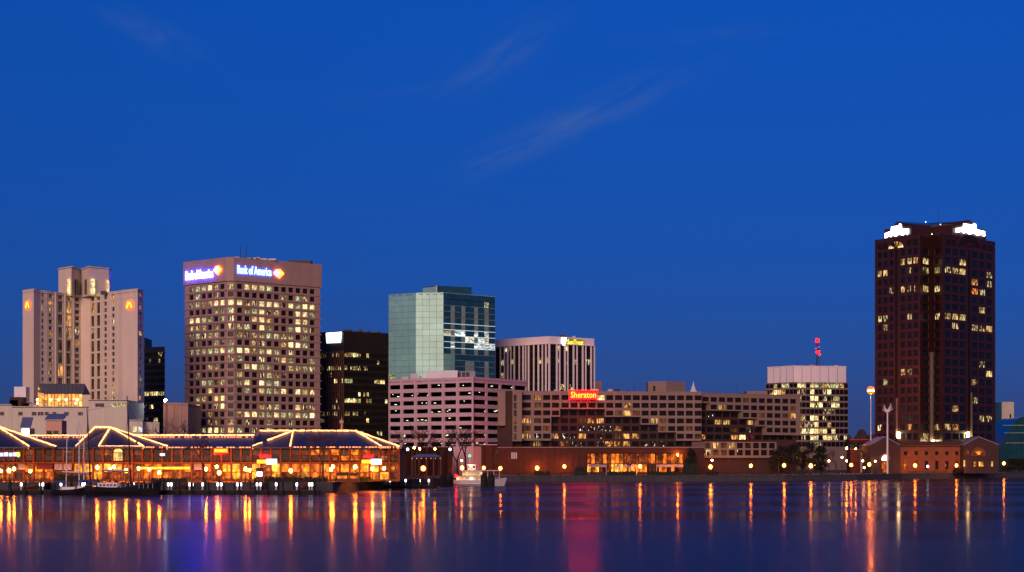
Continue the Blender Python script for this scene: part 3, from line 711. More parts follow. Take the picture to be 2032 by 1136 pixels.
# peach block and small cream house between hotel and bank
t = building('peach_block', 348, 800, 'plain peach low block left of the brown granite tower')
A, B = PT(324, 800), PT(373, 806); zt = Z(801, 800)
facade(t, A, B, GZ, zt, [], [], M['peach']); shell(t, [A, B, (B[0], 840), (A[0], 840)], (0,), GZ, zt, M['peach'], parapet=0.5)
MB().obox(A, B, -0.3, 0.2, zt, zt + 0.4).part('coping', M['peach'], t)
for px in (330, 345, 360): 
    x = X(px, 800); MB().box(x - 0.06, x + 0.06, 799.86, 800.9, GZ, zt).part('panel_rib', M['peach'], t)
t = building('cream_annex', 285, 700, 'small cream building with two lit windows at the foot of the hotel tower')
A, B = PT(256, 700), PT(283, 700); C, D = PT(283, 704), PT(316, 706); zt = Z(835, 700); z2 = Z(838, 704)
facade(t, A, B, GZ, zt, frac(A, B, 256, 283, [267.5, 278], 8), [(Z(857, 700), Z(847, 700))], M['podium'], 0.3, lambda i, j: [M['officebright'], M['bandwhite']][i])
shell(t, [A, B, (B[0], 725), (A[0], 725)], (0,), GZ, zt, M['podium'])
MB().prism([C, D, (D[0] * 1.03, 725), (C[0], 725)], GZ, z2).part('wing', M['podium'], t)
MB().obox(A, B, -0.3, 0.3, zt, zt + 0.35).part('coping', M['podium'], t)

# finned dark block right of the bank
t, P, zt = office('finned_office_block', 'black office block with bronze fins and a blazing white sign, right of the brown tower', [630, 682, 771], [912, 900, 917], 657,
    [dict(n=14, w=0.8, step=13.0, y0=704, rows=13, h=0.62, m=0.02, depth=0.25, pick=pat(['11111...1.11', '', '3.13.32311131', '', '.........22..2', '', '...........w.', '..........1', '.........g.g', '1.31311.311.', '3g1g', '', '3.1'], KEY, M['blackglass'], 0.02)),
     dict(n=16, w=0.9, step=13.0, y0=704, rows=13, h=0.62, m=0.02, depth=0.25, pick=pat(['1112g3..2', '', '1.31g..3w', '', 'ggg........1122', '', '.....2.31', '12221g..o1.....2', '', '11.11..3', '.w......2', '', '....3.g.....31'], KEY, M['blackglass'], 0.01))], M['black'], 950)
A, B = Vector(P[0]), Vector(P[1]); k = 15; u = (B - A).normalized() * 0.16
for i in range(k):
    p = A + (B - A) * (i / (k - 1)); MB().obox(p - u, p + u, 0.0, 0.55, GZ, Z(697, 905)).part('fin', M['brownfin'], t)
L = dist(P[0], P[1]); zc = Z(670.5, 905)
poly_on(t, P[0], P[1], [(L * .38, zc - 2.7), (L * .90, zc - 2.9), (L * .94, zc + 2.7), (L * .36, zc + 2.6)], 0.3, 0.3, M['signwhite'], 'white_sign')
for px, w, h in ((690, 4, 1.8), (713, 2, 2.2), (730, 1.4, 1.4), (748, 2.4, 1.0)):
    x = X(px, 915); MB().box(x - w / 2, x + w / 2, 914, 920, zt - 1, zt + h).part('roof_unit', M['black'], t)

# ------------------------------------------------------------------ green mirror-glass tower
def green_tower():
    t = building('green_glass_tower', 877, 860, 'green mirror-glass office tower with a blue glass right side')
    px = [771, 825, 880, 982]; ys = [862, 853, 851, 872]; P = [PT(a, b_) for a, b_ in zip(px, ys)]
    zt = Z(582, 851); step = 12.05 * 851 / F
    bk = [PT(982, 905), PT(771, 905)]
    shell(t, P + bk, (0, 1, 2), GZ, zt, M['black'], parapet=0.4)
    for e in range(3): facade(t, [P[e][0], P[e][1] + .35], [P[e + 1][0], P[e + 1][1] + .35], GZ, zt - 0.3, [], [], M['black'], name='core')
    nr = 15
    for e, n in ((0, 4), (1, 4)):
        A, B = Vector(P[e]), Vector(P[e + 1]); L = (B - A).length; u = (B - A) / L; w = L / n
        for r in range(nr):
            z1 = zt - r * step; z0 = z1 - step + 0.10
            me = MB().box(-(w - .1) / 2, (w - .1) / 2, 0, 0.25, 0, z1 - z0).mesh('panel', M['greenglass']) if r in (0,) else me
            for i in range(n):
                q = A + u * (w * (i + .5)); m = rnd.choice([M['greenglass'], M['greenglass2'], M['greenglass']])
                if (e == 0 and r == 13 and i in (0, 2, 3)): m = M['officegreen'] if rnd.random() < .4 else m
                inst('panel', me, t, (q.x, q.y, z0), math.atan2(u.y, u.x) + rnd.uniform(-.012, .012), m)
        MB().obox(A, B, -0.3, 0.1, zt - nr * step - 12, zt - nr * step).part('base_wall', M['greenglass'], t)
    A, B = Vector(P[2]), Vector(P[3]); L = (B - A).length; u = (B - A) / L; cols = [0, .135, .215, .34, .415, .59, .665, .79, .875, 1]
    for r in range(nr):
        z1 = zt - r * step; z0 = z1 - step + 0.28
        for i in range(len(cols) - 1):
            w = L * (cols[i + 1] - cols[i]) - 0.08; q = A + u * (L * (cols[i] + cols[i + 1]) / 2)
            m = M['blueglass']
            if i % 2 and 2 <= r <= 9: m = M['paleglass_and_reflection']  # pale columns paint in the reflection of the white-finned tower
            if r > 10 and i in (4, 7): m = M['paleglass_and_reflection']
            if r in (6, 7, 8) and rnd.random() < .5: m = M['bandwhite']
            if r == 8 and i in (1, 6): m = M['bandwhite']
            if r == 1 and i == 7: m = M['officegreen']
            if r >= 10 and i < 2: m = M['greenglass']
            inst('panel', pane_mesh(w, z1 - z0, 0.25), t, (q.x, q.y, (z0 + z1) / 2), math.atan2(u.y, u.x), m)
        if r > 1: MB().obox(A, B, 0.0, 0.28, z1 - 0.02, z1 + 0.22).part('floor_band', M['bandglow'] if r in (5, 6, 7, 8, 9) else M['paleglass_and_reflection'], t)  # middle rows glow, painting bright bands across the glass
    MB().obox(A, B, -0.3, 0.1, zt - nr * step - 12, zt - nr * step).part('base_wall', M['blueglass'], t)
    for e in range(3): MB().obox(P[e], P[e + 1], -0.2, 0.2, zt + 0.01, zt + 0.35).part('coping', M['greenglass'], t)
    zq = Z(569, 870); x0, x1 = X(839, 870), X(935, 870); xm = X(866, 870); za = zt - 0.4
    MB().prism([(x0, 872), (xm, 866), (xm + .6, 866), (x1, 874), (x1, 895), (x0, 895)], za, zq).part('penthouse', M['blueglass'], t)
    MB().obox((x0, 872), (xm, 866), 0.02, 0.2, za, zq - .5).part('penthouse_panel', M['greenglass2'], t)
    for k in range(9):
        a = Vector((xm + .6, 866)) + (Vector((x1, 874)) - Vector((xm + .6, 866))) * (k / 9)
        MB().box(a.x - .08, a.x + .08, a.y - .2, a.y + .2, za, zq).part('penthouse_fin', M['metal'], t)
green_tower()

# ------------------------------------------------------------------ white-finned tower
def striped_tower():
    t = building('white_finned_tower', 1080, 908, 'tower with white vertical fins, white crown and a yellow sign')
    px = [983, 1090, 1179]; ys = [926, 900, 918]; P = [PT(a, b_) for a, b_ in zip(px, ys)]; zt = Z(667.5, 900); zc = Z(683, 900)
    bk = [PT(1179, 945), PT(983, 945)]
    KR = [['.3......1', '', '1', '', '', '', '', '', '', ''], []]
    MB().prism([(p[0], p[1]) for p in P] + bk, zc, zt).part('crown', M['whitestone'], t)
    step = 13.0 * 900 / F
    FX = {0: [0, 48, 84, 112, 140, 170, 214, 248, 270, 296, 340, 380, 414, 444, 470], 1: [0, 60, 84, 128, 152, 200, 230, 278, 304, 350, 378]}
    for e in (0, 1):
        A, B = Vector(P[e]), Vector(P[e + 1]); L = (B - A).length; fx = [q / FX[e][-1] * L for q in FX[e]]
        rows = [(zc - .2 - k * step - step * .86, zc - .2 - k * step - 0.05) for k in range(13)]
        LR = {0: ['..33..........', '.', '.3..1......1.11', '', '.1.......', '', '', '', '', '....11.1.1..'], 1: ['.3.2', '', '.1.3.1..3', '', '', '', '..1.3..', '', '', '..3.', '', '']}[e]
        facade(t, A, B, GZ, zc, [(p + .15, q - .15) for p, q in zip(fx[:-1], fx[1:])], rows, M['black'], 0.1, pat(LR, KEY, M['blackglass']))
        u = (B - A) / L
        for i, q in enumerate(fx):
            p = A + u * q; w = 0.46 if i % 2 else 0.34
            MB().obox(p - u * w, p + u * w, 0.0, 0.45, GZ, zc).part('fin', M['whitestone'], t)
        MB().obox(A, B, 0.0, 0.92, zc - 0.01, zc + 0.35).part('crown_lip', M['whitestone'], t)
    shell(t, P + bk, (0, 1), GZ, zc, M['black'])
    A, B = P[1], P[2]; L = dist(A, B)
    poly_on(t, A, B, [(L * .275, zt - 4.4), (L * .335, zt - 4.4), (L * .37, zt - .5), (L * .27, zt - .5)], 0.3, 0.2, M['signwhite'], 'sign_mark')
    poly_on(t, A, B, [(L * .37, zt - 4.2), (L * .76, zt - 4.5), (L * .76, zt - 1.0), (L * .37, zt - .6)], 0.25, 0.1, mat('sign_olive', (0.4, 0.38, 0.05)), 'sign_back')
    text_on(t, 'SunTrust', A, B, L * .385, L * .745, zt - 4.0, 2.9, 0.5, M['signyellow'])
striped_tower()

# ------------------------------------------------------------------ parking garage
def garage():
    t = building('parking_garage', 900, 655, 'pink concrete parking garage with long open decks', 'garage')
    px = [771, 938.5, 1046]; ys = [664, 640, 672]; P = [PT(a, b_) for a, b_ in zip(px, ys)]; zt = Z(748, 640); step = 16.8 * 640 / F
    z0 = Z(764, 640); rows = [(z0 - k * step - .85, z0 - k * step + .85) for k in range(8)]
    piers = [770.6, 797.5, 825.4, 853, 880.5, 908.4, 938.5]
    L = dist(P[0], P[1]); cols = [((piers[i] + 2.6 - 771) / 167.5 * L, (piers[i + 1] - 2.6 - 771) / 167.5 * L) for i in range(6)]
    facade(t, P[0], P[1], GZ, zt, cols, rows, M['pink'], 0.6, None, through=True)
    L2 = dist(P[1], P[2]); facade(t, P[1], P[2], GZ, zt, even(L2, 4, L2 / 4 - 1.1), rows, M['pink'], 0.6, None, through=True)
    bk = [PT(1046, 705), PT(771, 705)]
    shell(t, P + bk, (0, 1), GZ, zt, M['pink'], parapet=0.9)
    A, B = Vector(P[0]), Vector(P[1])
    for p in piers:
        c = A + (B - A) * ((p - 771) / 167.5); u = (B - A).normalized() * 0.38
        if p > 772: MB().obox(c - u, c + u, 0.0, 0.3, GZ, zt).part('pier', M['pink'], t)
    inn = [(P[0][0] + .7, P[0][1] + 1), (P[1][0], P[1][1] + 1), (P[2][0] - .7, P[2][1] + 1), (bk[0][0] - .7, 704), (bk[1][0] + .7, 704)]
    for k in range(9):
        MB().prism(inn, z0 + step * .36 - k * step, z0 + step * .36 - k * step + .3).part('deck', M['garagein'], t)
    for k in range(8):
        for i in range(16):
            e = rnd.random()
            if e < .45:
                q = A + (B - A) * rnd.uniform(.02, .98); y = q.y + rnd.uniform(1.5, 9)
                if i > 11: C = Vector(P[1]); D = Vector(P[2]); q = C + (D - C) * rnd.uniform(.05, .9); y = q.y + rnd.uniform(1.5, 5)
                zz = z0 - k * step + rnd.uniform(-.2, .6); w = rnd.uniform(.15, .5)
                MB().box(q.x - w, q.x + w, y, y + .15, zz - .1, zz + .1).part('tube_lamp', M['garagelamp'], t)
    zr = zt - .9
    MB().box(X(846, 665), X(908, 665), 665, 675, zr, Z(735.5, 665)).part('roof_house', M['paint'], t)
    MB().box(X(908.5, 667), X(943, 667), 667, 675, zr, Z(737, 667)).part('roof_house', M['bluemetal'], t)
    for px in (911, 920, 928): MB().box(X(px, 667) - .6, X(px, 667) + .6, 666.7, 667, zr + .3, Z(739, 667)).part('louvre', M['metal'], t)
garage()

# ------------------------------------------------------------------ riverside hotel with stepped grid front
def river_hotel():
    t = building('riverside_hotel', 1290, 665, 'wide low hotel with stepped cream window grid and red rooftop sign')
    D = 9.0
    # left wing
    pa, pb = 1036.0, 1392.0; A, B = Vector(PT(pa, 655)), Vector(PT(pb, 661)); L = (B - A).length
    zt = Z(777.5, 655); st = 15.35 * 655 / F; z0 = Z(788.8, 655)
    cen = [1044.9, 1066.9, 1084.5, 1102, 1121] + [1138.7 + 17.62 * i for i in range(15)]
    cen = [c for c in cen if c < 1388]
    def up(p): return (p - pa) / (pb - pa) * L
    def pick(lits, dark=M['winglass'], pr=0.03, al=(M['hotelwarm'],)):
        def f(i, j):
            if (i, j) in lits: return lits[(i, j)]
            return rnd.choice(al) if rnd.random() < pr else dark
        return f
    HW, HC, OR = M['hotelwarm'], M['hotelcurtain'], M['officeorange']
    LIT = {(1, 0): HW, (8, 0): M['officebright'], (1, 1): HC, (11, 1): OR, (10, 2): HC, (11, 2): HW, (12, 2): HC, (0, 3): HW, (1, 3): HC, (14, 3): HW, (15, 3): HC,
           (0, 4): HC, (2, 4): HC, (15, 4): HC, (0, 5): HW, (1, 5): M['coolflash'], (19, 5): HC, (18, 4): HC}
    seg = {0: [(0, 99)], 1: [(0, 99)], 2: [(0, 3), (9, 99)], 3: [(0, 2), (13, 99)], 4: [(0, 2), (15, 99)], 5: [(0, 2), (17, 99)]}
    for r, sg in seg.items():
        for c0, c1 in sg:
            c1 = min(c1, len(cen) - 1); ua = 0 if c0 == 0 else up(cen[c0] - 8.9); ub = L if c1 == len(cen) - 1 else up(cen[c1] + 8.9)
            u = (B - A) / L; a = A + u * ua; b_ = A + u * ub
            ztp = zt if r == 0 else z0 - (r - .5) * st; zbt = z0 - (r + .5) * st - (0.0 if r < 5 else 0.3)
            cols = [(up(c - (8.4 if k == 0 and c0 == 0 else 7.1)) - ua, up(c + (8.4 if k == 0 and c0 == 0 else 7.1)) - ua) for k, c in enumerate(cen[c0:c1 + 1])]
            zc = z0 - r * st
            facade(t, a, b_, zbt, ztp, cols, [(zc - .98, zc + .92)], M['cream'], 0.55, lambda i, j, c0=c0, r=r: LIT.get((i + c0, r), M['winglass']), 'facade_panel', back=2.6)
    # recessed dark front behind the steps
    u = (B - A) / L; n = Vector((u.y, -u.x)); a, b_ = A - n * 2.5, B - n * 2.5
    CF, OB = M['coolflash'], M['officeorange']
    RL = {(6, 1): HC, (8, 1): HW, (7, 1): OB, (6, 2): CF, (7, 2): CF, (8, 2): CF, (9, 2): CF, (10, 2): OB, (3, 3): HW, (4, 3): CF, (5, 3): CF, (6, 3): HW, (8, 3): CF, (10, 3): HC, (11, 3): HW, (12, 3): HW,  # cool panes also paint in a white reflection on the dark glass
          (1, 4): HW, (4, 4): OB, (5, 4): CF, (6, 4): CF, (8, 4): CF, (9, 4): OB, (10, 4): OB, (11, 4): HW, (13, 4): CF, (14, 4): CF, (15, 4): CF}
    rows = [(z0 - r * st - .95, z0 - r * st + .95) for r in range(2, 7)]
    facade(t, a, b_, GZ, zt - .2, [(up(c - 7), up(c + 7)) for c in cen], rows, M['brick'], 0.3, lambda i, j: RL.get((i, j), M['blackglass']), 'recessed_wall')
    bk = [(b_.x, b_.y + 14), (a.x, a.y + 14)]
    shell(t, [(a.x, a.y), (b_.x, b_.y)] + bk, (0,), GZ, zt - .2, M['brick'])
    MB().obox(A, B, -.3, .12, zt, zt + .25).part('coping', M['cream'], t)
    # left end: stair slab, tan window panel
    e0, e1 = PT(1003, 652), PT(1017, 652); MB().prism([e0, e1, (e1[0], 672), (e0[0], 672)], GZ, Z(776, 652)).part('stair_tower', M['brick'], t)
    a, b_ = PT(988, 651), PT(1003, 651); zz = Z(777, 651)
    facade(t, a, b_, Z(845, 651), zz, frac(a, b_, 988, 1003, [990.3], 5.6), [(Z(789.5 + k * 15.2 + 6.5, 651), Z(789.5 + k * 15.2 - 6.2, 651)) for k in range(4)], M['cream'], .4, lambda i, j: M['hotelcurtain'], 'facade_panel', back=12)
    a, b_ = PT(986.5, 654), PT(1003, 654); MB().prism([a, b_, (b_[0], 672), (a[0], 672)], GZ, Z(846, 654)).part('recessed_wall', M['brick'], t)
    a, b_ = PT(1017, 650), PT(1035.6, 650)
    facade(t, a, b_, Z(876, 650), Z(776, 650), frac(a, b_, 1017, 1035.6, [1022.3], 6), [(Z(790 + k * 15.3 + 6.5, 650), Z(790 + k * 15.3 - 6.2, 650)) for k in range(6)], M['cream'], .4, lambda i, j: HC if j in (3,) else M['hoteldark'], 'facade_panel', back=14)
    a, b_ = PT(1017, 656), PT(1036, 656); MB().prism([a, b_, (b_[0], 672), (a[0], 672)], GZ, Z(877, 656)).part('recessed_wall', M['brick'], t)
    # right wing
    pa2, pb2 = 1392.5, 1588.0; A2, B2 = Vector(PT(pa2, 664)), Vector(PT(pb2, 690)); L2 = (B2 - A2).length; zt2 = Z(781, 664); st2 = 14.7 * 675 / F; z02 = Z(794.4, 675)
    ce2 = [1395.6] + [1404.8 + 15.95 * i for i in range(12)]; ce2 = [c for c in ce2 if c < 1585]
    ce2 = [1400.5 + 15.75 * i for i in range(12)]
    up2 = lambda p: (p - pa2) / (pb2 - pa2) * L2; u2 = (B2 - A2) / L2; n2 = Vector((u2.y, -u2.x))
    LIT2 = {(5, 0): HC, (2, 1): HW, (11, 1): HC, (7, 2): HC, (10, 2): HC, (11, 2): HW}
    seg2 = {0: 0, 1: 1, 2: 5, 3: 7, 4: 8}
    for r, c0 in seg2.items():
        ua = 0 if c0 == 0 else up2(ce2[c0] - 7.9); a = A2 + u2 * ua; zc = z02 - r * st2
        ztp = zt2 if r == 0 else zc + st2 / 2; zbt = zc - st2 / 2 - (0 if r < 4 else .5)
        facade(t, a, B2, zbt, ztp, [(up2(c - 6.5) - ua, up2(c + 6.5) - ua) for c in ce2[c0:]], [(zc - .95, zc + .88)], M['cream'], .55, lambda i, j, c0=c0, r=r: LIT2.get((i + c0, r), M['winglass']), 'facade_panel', back=2.6)
    a, b_ = A2 - n2 * 2.5, B2 - n2 * 2.5
    RL2 = {(2, 2): HW, (3, 2): HW, (6, 2): HW, (4, 3): HC, (6, 3): CF, (0, 4): OB, (4, 4): HW, (5, 4): M['officebright'], (6, 4): M['shopred'], (1, 1): CF}
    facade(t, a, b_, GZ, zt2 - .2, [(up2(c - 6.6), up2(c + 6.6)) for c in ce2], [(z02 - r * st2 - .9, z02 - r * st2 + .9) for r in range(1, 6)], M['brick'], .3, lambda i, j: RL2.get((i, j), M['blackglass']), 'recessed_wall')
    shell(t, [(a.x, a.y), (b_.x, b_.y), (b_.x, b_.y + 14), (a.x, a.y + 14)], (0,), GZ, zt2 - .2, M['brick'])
    MB().obox(A2, B2, -.3, .12, zt2, zt2 + .25).part('coping', M['cream'], t)
    # low forward block with two rows of windows
    a, b_ = PT(1397, 652), PT(1541, 664); Lb = dist(a, b_); cols = frac(a, b_, 1397, 1541, [1404 + 16.0 * i for i in range(9)], 12.5)
    rr = [(Z(884.5 + 5.5, 655), Z(884.5 - 5.5, 655)), (Z(898.6 + 5.5, 655), Z(898.6 - 5.5, 655))]
    W2 = {(0, 0): HC, (1, 0): HW, (2, 0): HC, (3, 0): HW, (5, 0): M['shopred'], (0, 1): M['officepart'], (1, 1): HC, (4, 1): CF, (2, 1): HC}
    facade(t, a, b_, Z(909, 655), Z(877, 655), cols, rr, M['cream'], .5, lambda i, j: W2.get((i, j), M['winglass']), 'facade_panel', back=10)
    MB().prism([(a[0], a[1] + 2), (b_[0], b_[1] + 2), (b_[0], b_[1] + 10), (a[0], a[1] + 10)], GZ, Z(909.3, 655)).part('recessed_wall', M['brick'], t)
    for px in (1402, 1445, 1490, 1535):
        x = X(px, 655); MB().box(x - .4, x + .4, 655 + (px - 1397) / 144 * 12 + 0.2, 656.2 + (px - 1397) / 144 * 12, GZ, Z(909.2, 655)).part('column', M['cream'], t)
    # roof boxes
    zr = zt - .5
    a, b_ = PT(1286, 664), PT(1322, 662); c = PT(1360, 668)
    MB().prism([a, b_, c, (c[0], 674), (a[0], 674)], zr, Z(757.5, 664)).part('roof_house', M['cream'], t)
    x = X(1298, 663); MB().box(x - .35, x + .35, 662.6, 664, zr + 1.2, zr + 3.0).part('door', M['winglass'], t)
    MB().box(X(1482, 690), X(1523, 690), 690, 698, zt2 - .5, Z(776.5, 690)).part('roof_house', M['cream'], t)
    # rooftop sign
    zb, hh = Z(791.5, 652), 15.0 * 652 / F
    a, b_ = Vector(PT(1131, 653)), Vector(PT(1184, 653))
    MB().box(a.x - .4, b_.x + .4, 652.6, 652.9, zb - .1, zb + hh + .1).part('sign_back', M['redcanvas'], t)
    text_on(t, 'Sheraton', (a.x, 652.0), (b_.x, 652.0), .3, b_.x - a.x - .3, zb + .3, hh - .5, 0.0, M['signamber'])
    for zq in (zb - .25, zb + hh + .05): MB().box(a.x - .3, b_.x + .3, 651.7, 652.0, zq, zq + .2).part('neon_tube', M['signred'], t)
    for k in range(9):
        x = a.x + (b_.x - a.x) * (k / 8); MB().box(x - .09, x + .09, 652.2, 652.4, zb, zb + hh).part('neon_tube', M['signred'], t)
river_hotel()

# terrace and restaurant in front of the hotel
def terrace():
    t = building('terrace_wall', 1190, 642, 'long dark red brick terrace wall under the stepped hotel', 'wall')
    zt = Z(889, 642)
    A, B = PT(987, 642), PT(1164, 642); C, D = PT(1356, 642), PT(1398, 642)
    for a, b_ in ((A, B), (C, D)):
        MB().prism([a, b_, (b_[0], 651), (a[0], 651)], GZ, zt).part('wall', M['redbrick'], t)
    MB().prism([PT(1164.2, 642), PT(1355.8, 642), PT(1355.8, 651), PT(1164.2, 651)], Z(900, 642), zt - .01).part('wall', M['redbrick'], t)
    MB().obox(A, D, -.5, .25, zt + .01, zt + .3).part('coping', M['cream'], t)
    for px in range(992, 1160, 12):
        x = X(px, 642); MB().box(x - .12, x + .12, 641.85, 642, GZ, zt).part('buttress', M['redbrick'], t)
    for k in range(3):
        x = X(1016 + k * 4.2, 642); MB().box(x - .28, x + .28, 641.8, 642.05, Z(911, 642), Z(898, 642)).part('louvre', M['greymetal'], t)
    MB().box(X(984, 642), X(990.5, 642), 641.3, 642.8, Z(901, 642), Z(893, 642)).part('vent', M['metal'], t)
    t = building('brick_block', 940, 648, 'low dark brick block between the parking garage and the small white ferry')
    A, B = PT(898, 646), PT(987, 644); MB().prism([A, B, (B[0], 662), (A[0], 662)], GZ, Z(883.5, 645)).part('wall', M['redbrick'], t)
    MB().obox(A, B, -.5, .2, Z(883.5, 645) + .01, Z(882, 645)).part('coping', M['pink'], t)
    for px in (906, 924, 942, 960, 978):
        x = X(px, 645); MB().box(x - .1, x + .1, 645.2 - (px - 898) / 89 * 2 - .2, 646.2 - (px - 898) / 89 * 2, GZ, Z(884, 645)).part('buttress', M['redbrick'], t)
    t = building('added_dark_wall', 850, 606, 'added dark brick wall darkening the pink garage foot behind the blue gazebo', 'wall')  # dark wall added to darken the pale foot of the garage
    A, B = PT(797, 600), PT(897, 622); MB().prism([A, B, (B[0], 630), (A[0], 630)], GZ, Z(889, 610)).part('added_dark_facing', M['redbrick'], t)
    MB().obox(A, B, -.4, .2, Z(889, 610) + .01, Z(887.5, 610)).part('coping', M['brick'], t)
    for k in range(7):
        p = Vector(A) + (Vector(B) - Vector(A)) * ((k + .5) / 7); MB().box(p.x - .35, p.x + .35, p.y - .6, p.y + .1, GZ, Z(889.2, 610)).part('buttress', M['redbrick'], t)  # buttresses of the added dark wall
    # restaurant
    t = building('restaurant', 1260, 642, 'amber lit glazed restaurant with pale awnings at the water in front of the hotel')
    k = 24; a0, a1 = 1165, 1355
    for i in range(k):
        p0, p1 = a0 + (a1 - a0) * i / k, a0 + (a1 - a0) * (i + 1) / k
        dim = 1203 < p0 < 1210 or 1320 < p0 < 1327
        for (r0, r1) in ((901, 920), (922, 937)):
            m = rnd.choice([M['shopamber'], M['shopdim'], M['shopdim']]) if r0 < 910 else rnd.choice([M['shopamber'], M['shopdim'], M['shopred'], M['shopyellow']])
            MB().box(X(p0, 643) + .12, X(p1, 643) - .12, 643, 643.1, Z(r1, 643), Z(r0, 643)).part('pane', m, t)
        MB().box(X(p0, 643) - .1, X(p0, 643) + .1, 642.8, 643.2, GZ, Z(900.3, 643)).part('mullion', M['brick'], t)
    MB().box(X(a0, 643), X(a1, 643), 642.7, 643.2, Z(922, 643), Z(920, 643)).part('transom', M['brick'], t)
    MB().box(X(a0, 643), X(a1, 643), 642.9, 643.2, GZ, Z(937.2, 643)).part('plinth', M['brick'], t)
    MB().box(X(a0, 643), X(a1, 643), 643.3, 650, GZ, Z(900.5, 643)).part('interior', M['brick'], t)
    for (q0, q1) in ((1168, 1204), (1219, 1264), (1302, 1358)):
        zf, zk = Z(926.5, 640), Z(922.3, 643); n = 3 if q0 == 1219 else 1
        for s in range(n):
            b0 = q0 + (q1 - q0) * s / n; b1 = q0 + (q1 - q0) * (s + 1) / n; m = MB()
            if n == 3:
                ap = (X((b0 + b1) / 2, 640.5), 640.8, zk + .3); cs = [(X(b0, 639), 639, zf), (X(b1, 639), 639, zf), (X(b1, 642.6), 642.6, zf), (X(b0, 642.6), 642.6, zf)]
                for e in range(4): m.face([cs[e], cs[(e + 1) % 4], ap])
                m.face(cs[::-1])
            else:
                m.prism([(X(b0, 639), 639), (X(b1, 639), 639), (X(b1, 642.6), 642.6), (X(b0, 642.6), 642.6)], zf - .15, zf, z1s=[zf, zf, zk, zk])
            m.part('awning', M['palecanvas'], t)
            for px in (b0 + 1, b1 - 1):
                x = X(px, 639.3); MB().tube((x, 639.3, GZ), (x, 639.3, zf - .05), .08).part('awning_post', M['paint'], t)
terrace()

# church spire far behind
t = building('church_spire', 1376, 1150, 'slim white church spire peeking over the hotel roof')
x = X(1376, 1150); z0 = Z(782, 1150)
MB().box(x - 2.2, x + 2.2, 1148, 1152.4, GZ, z0 + 2).part('tower', M['paint'], t)
MB().lathe((x, 1150, z0 + 2.01), [(2.0, 0), (1.9, .8), (.9, 3.4), (.05, Z(757, 1150) - z0 - 2)], 8).part('spire', M['paint'], t)
MB().box(X(1180, 1000), X(1194, 1000), 1000, 1015, GZ, Z(757, 1000)).thing('brown_block', M['peach'], 'plain brown block just right of the white-finned tower', 'building')

# ------------------------------------------------------------------ office with white crown and radio mast
def mast_office():
    R_ = ['221ggggg', '33.3.3..', '.22...2.', '3.223322', '.....22.', '1o32.31.', '.o.32..1', '2312g2g.', '21.32222', '..3g3...']
    Rr = ['22g1g1g1', '31.33...', '3.223.g.', '3.22133.', '....13..', 'oo.2.3..', '.oo2.3..', '2w12.232', 'g..3g322', '...gg3..']
    t, P, zt = office('banded_office_block', 'office block with white crown, lit window bands and a red beacon mast', [1519, 1574, 1683], [975, 960, 967], 758.5,
        [dict(n=7, w=0.94, step=13.05, y0=764.5, rows=10, h=0.72, depth=0.3, pick=pat(['..1.gg', '.322o..', '', '', '', '', '', '', ''], KEY, M['blackglass'])),
         dict(n=13, w=0.94, step=13.05, y0=764.5, rows=10, h=0.72, depth=0.3, pick=pat(['.22.2g111g11', '.33.2..32...', '3...22...3g.', '3...232.322.', '.......3g...', '3o1.22.3....', '.o3.32..1...', '2w2g22g2.2..', '..3.22.2233.', '....gg3.....'], KEY, M['blackglass'], 0.03))], M['cream'], 1000)
    c = [PT(1523, 978), PT(1574, 962.5), PT(1679, 969)]; zt2 = Z(727.5, 962)
    MB().prism(c + [PT(1679, 998), PT(1523, 998)], zt - .6, zt2).part('crown', M['whitestone'], t)
    for e, n in ((0, 4), (1, 6)):
        A, B = Vector(c[e]), Vector(c[e + 1])
        for i in range(n + 1):
            p = A + (B - A) * (i / n); u = (B - A).normalized() * .12; MB().obox(p - u, p + u, 0, .12, zt + .2, zt2).part('panel_rib', M['greymetal'], t)
        MB().obox(A, B, -.1, .25, zt2 + .01, zt2 + .5).part('coping', M['whitestone'], t)
    # mast
    m = building('radio_mast', 1622, 975, 'lattice radio mast with red beacons on the white office crown', 'mast')
    x, y = X(1622, 975), 975; zb = zt2; zh = Z(660, 975)
    mb = MB()
    for s in range(3):
        a = s * 2.094; mb.tube((x + 1.0 * math.cos(a), y + 1.0 * math.sin(a), zb), (x + .35 * math.cos(a), y + .35 * math.sin(a), Z(676, 975)), .14, .1, 4)
    for k in range(10):
        for s in range(3):
            f = k / 10; f2 = (k + 1) / 10; H = Z(676, 975) - zb; r1, r2 = 1 - .65 * f, 1 - .65 * f2; a = s * 2.094; b_ = (s + 1) * 2.094
            mb.tube((x + r1 * math.cos(a), y + r1 * math.sin(a), zb + H * f), (x + r2 * math.cos(b_), y + r2 * math.sin(b_), zb + H * f2), .07, n=3)
    mb.part('lattice', M['metal'], m)
    MB().tube((x, y, Z(676, 975)), (x, y, zh), .12, .05).part('whip_aerial', M['metal'], m)
    for px, py in ((1619, 693), (1625, 690), (1627, 698)):
        q = P3(px, py, 974); MB().lathe((q.x, q.y, q.z), [(.2, 0), (.75, .25), (.8, .4), (.2, .5)], 8).tube((q.x, q.y, q.z + .2), (x, y, q.z + .2), .08).part('dish', M['paint'], m)
    for py, r in ((676, 1.2), (699, .9), (704, .55)):
        q = P3(1622 if py != 704 else 1626, py, 973); MB().ball((q.x, q.y, q.z), r).part('beacon', M['redlamp'], m, True)
    for px in (1608, 1634): MB().tube((X(px, 975), 975, zb), (x, y, zb + 3.0), .06, n=3).part('stay', M['metal'], m)
    MB().box(x - 1.5, x + 1.5, y - 1.5, y + 1.5, zb, zb + .8).part('mast_base', M['greymetal'], m)
mast_office()

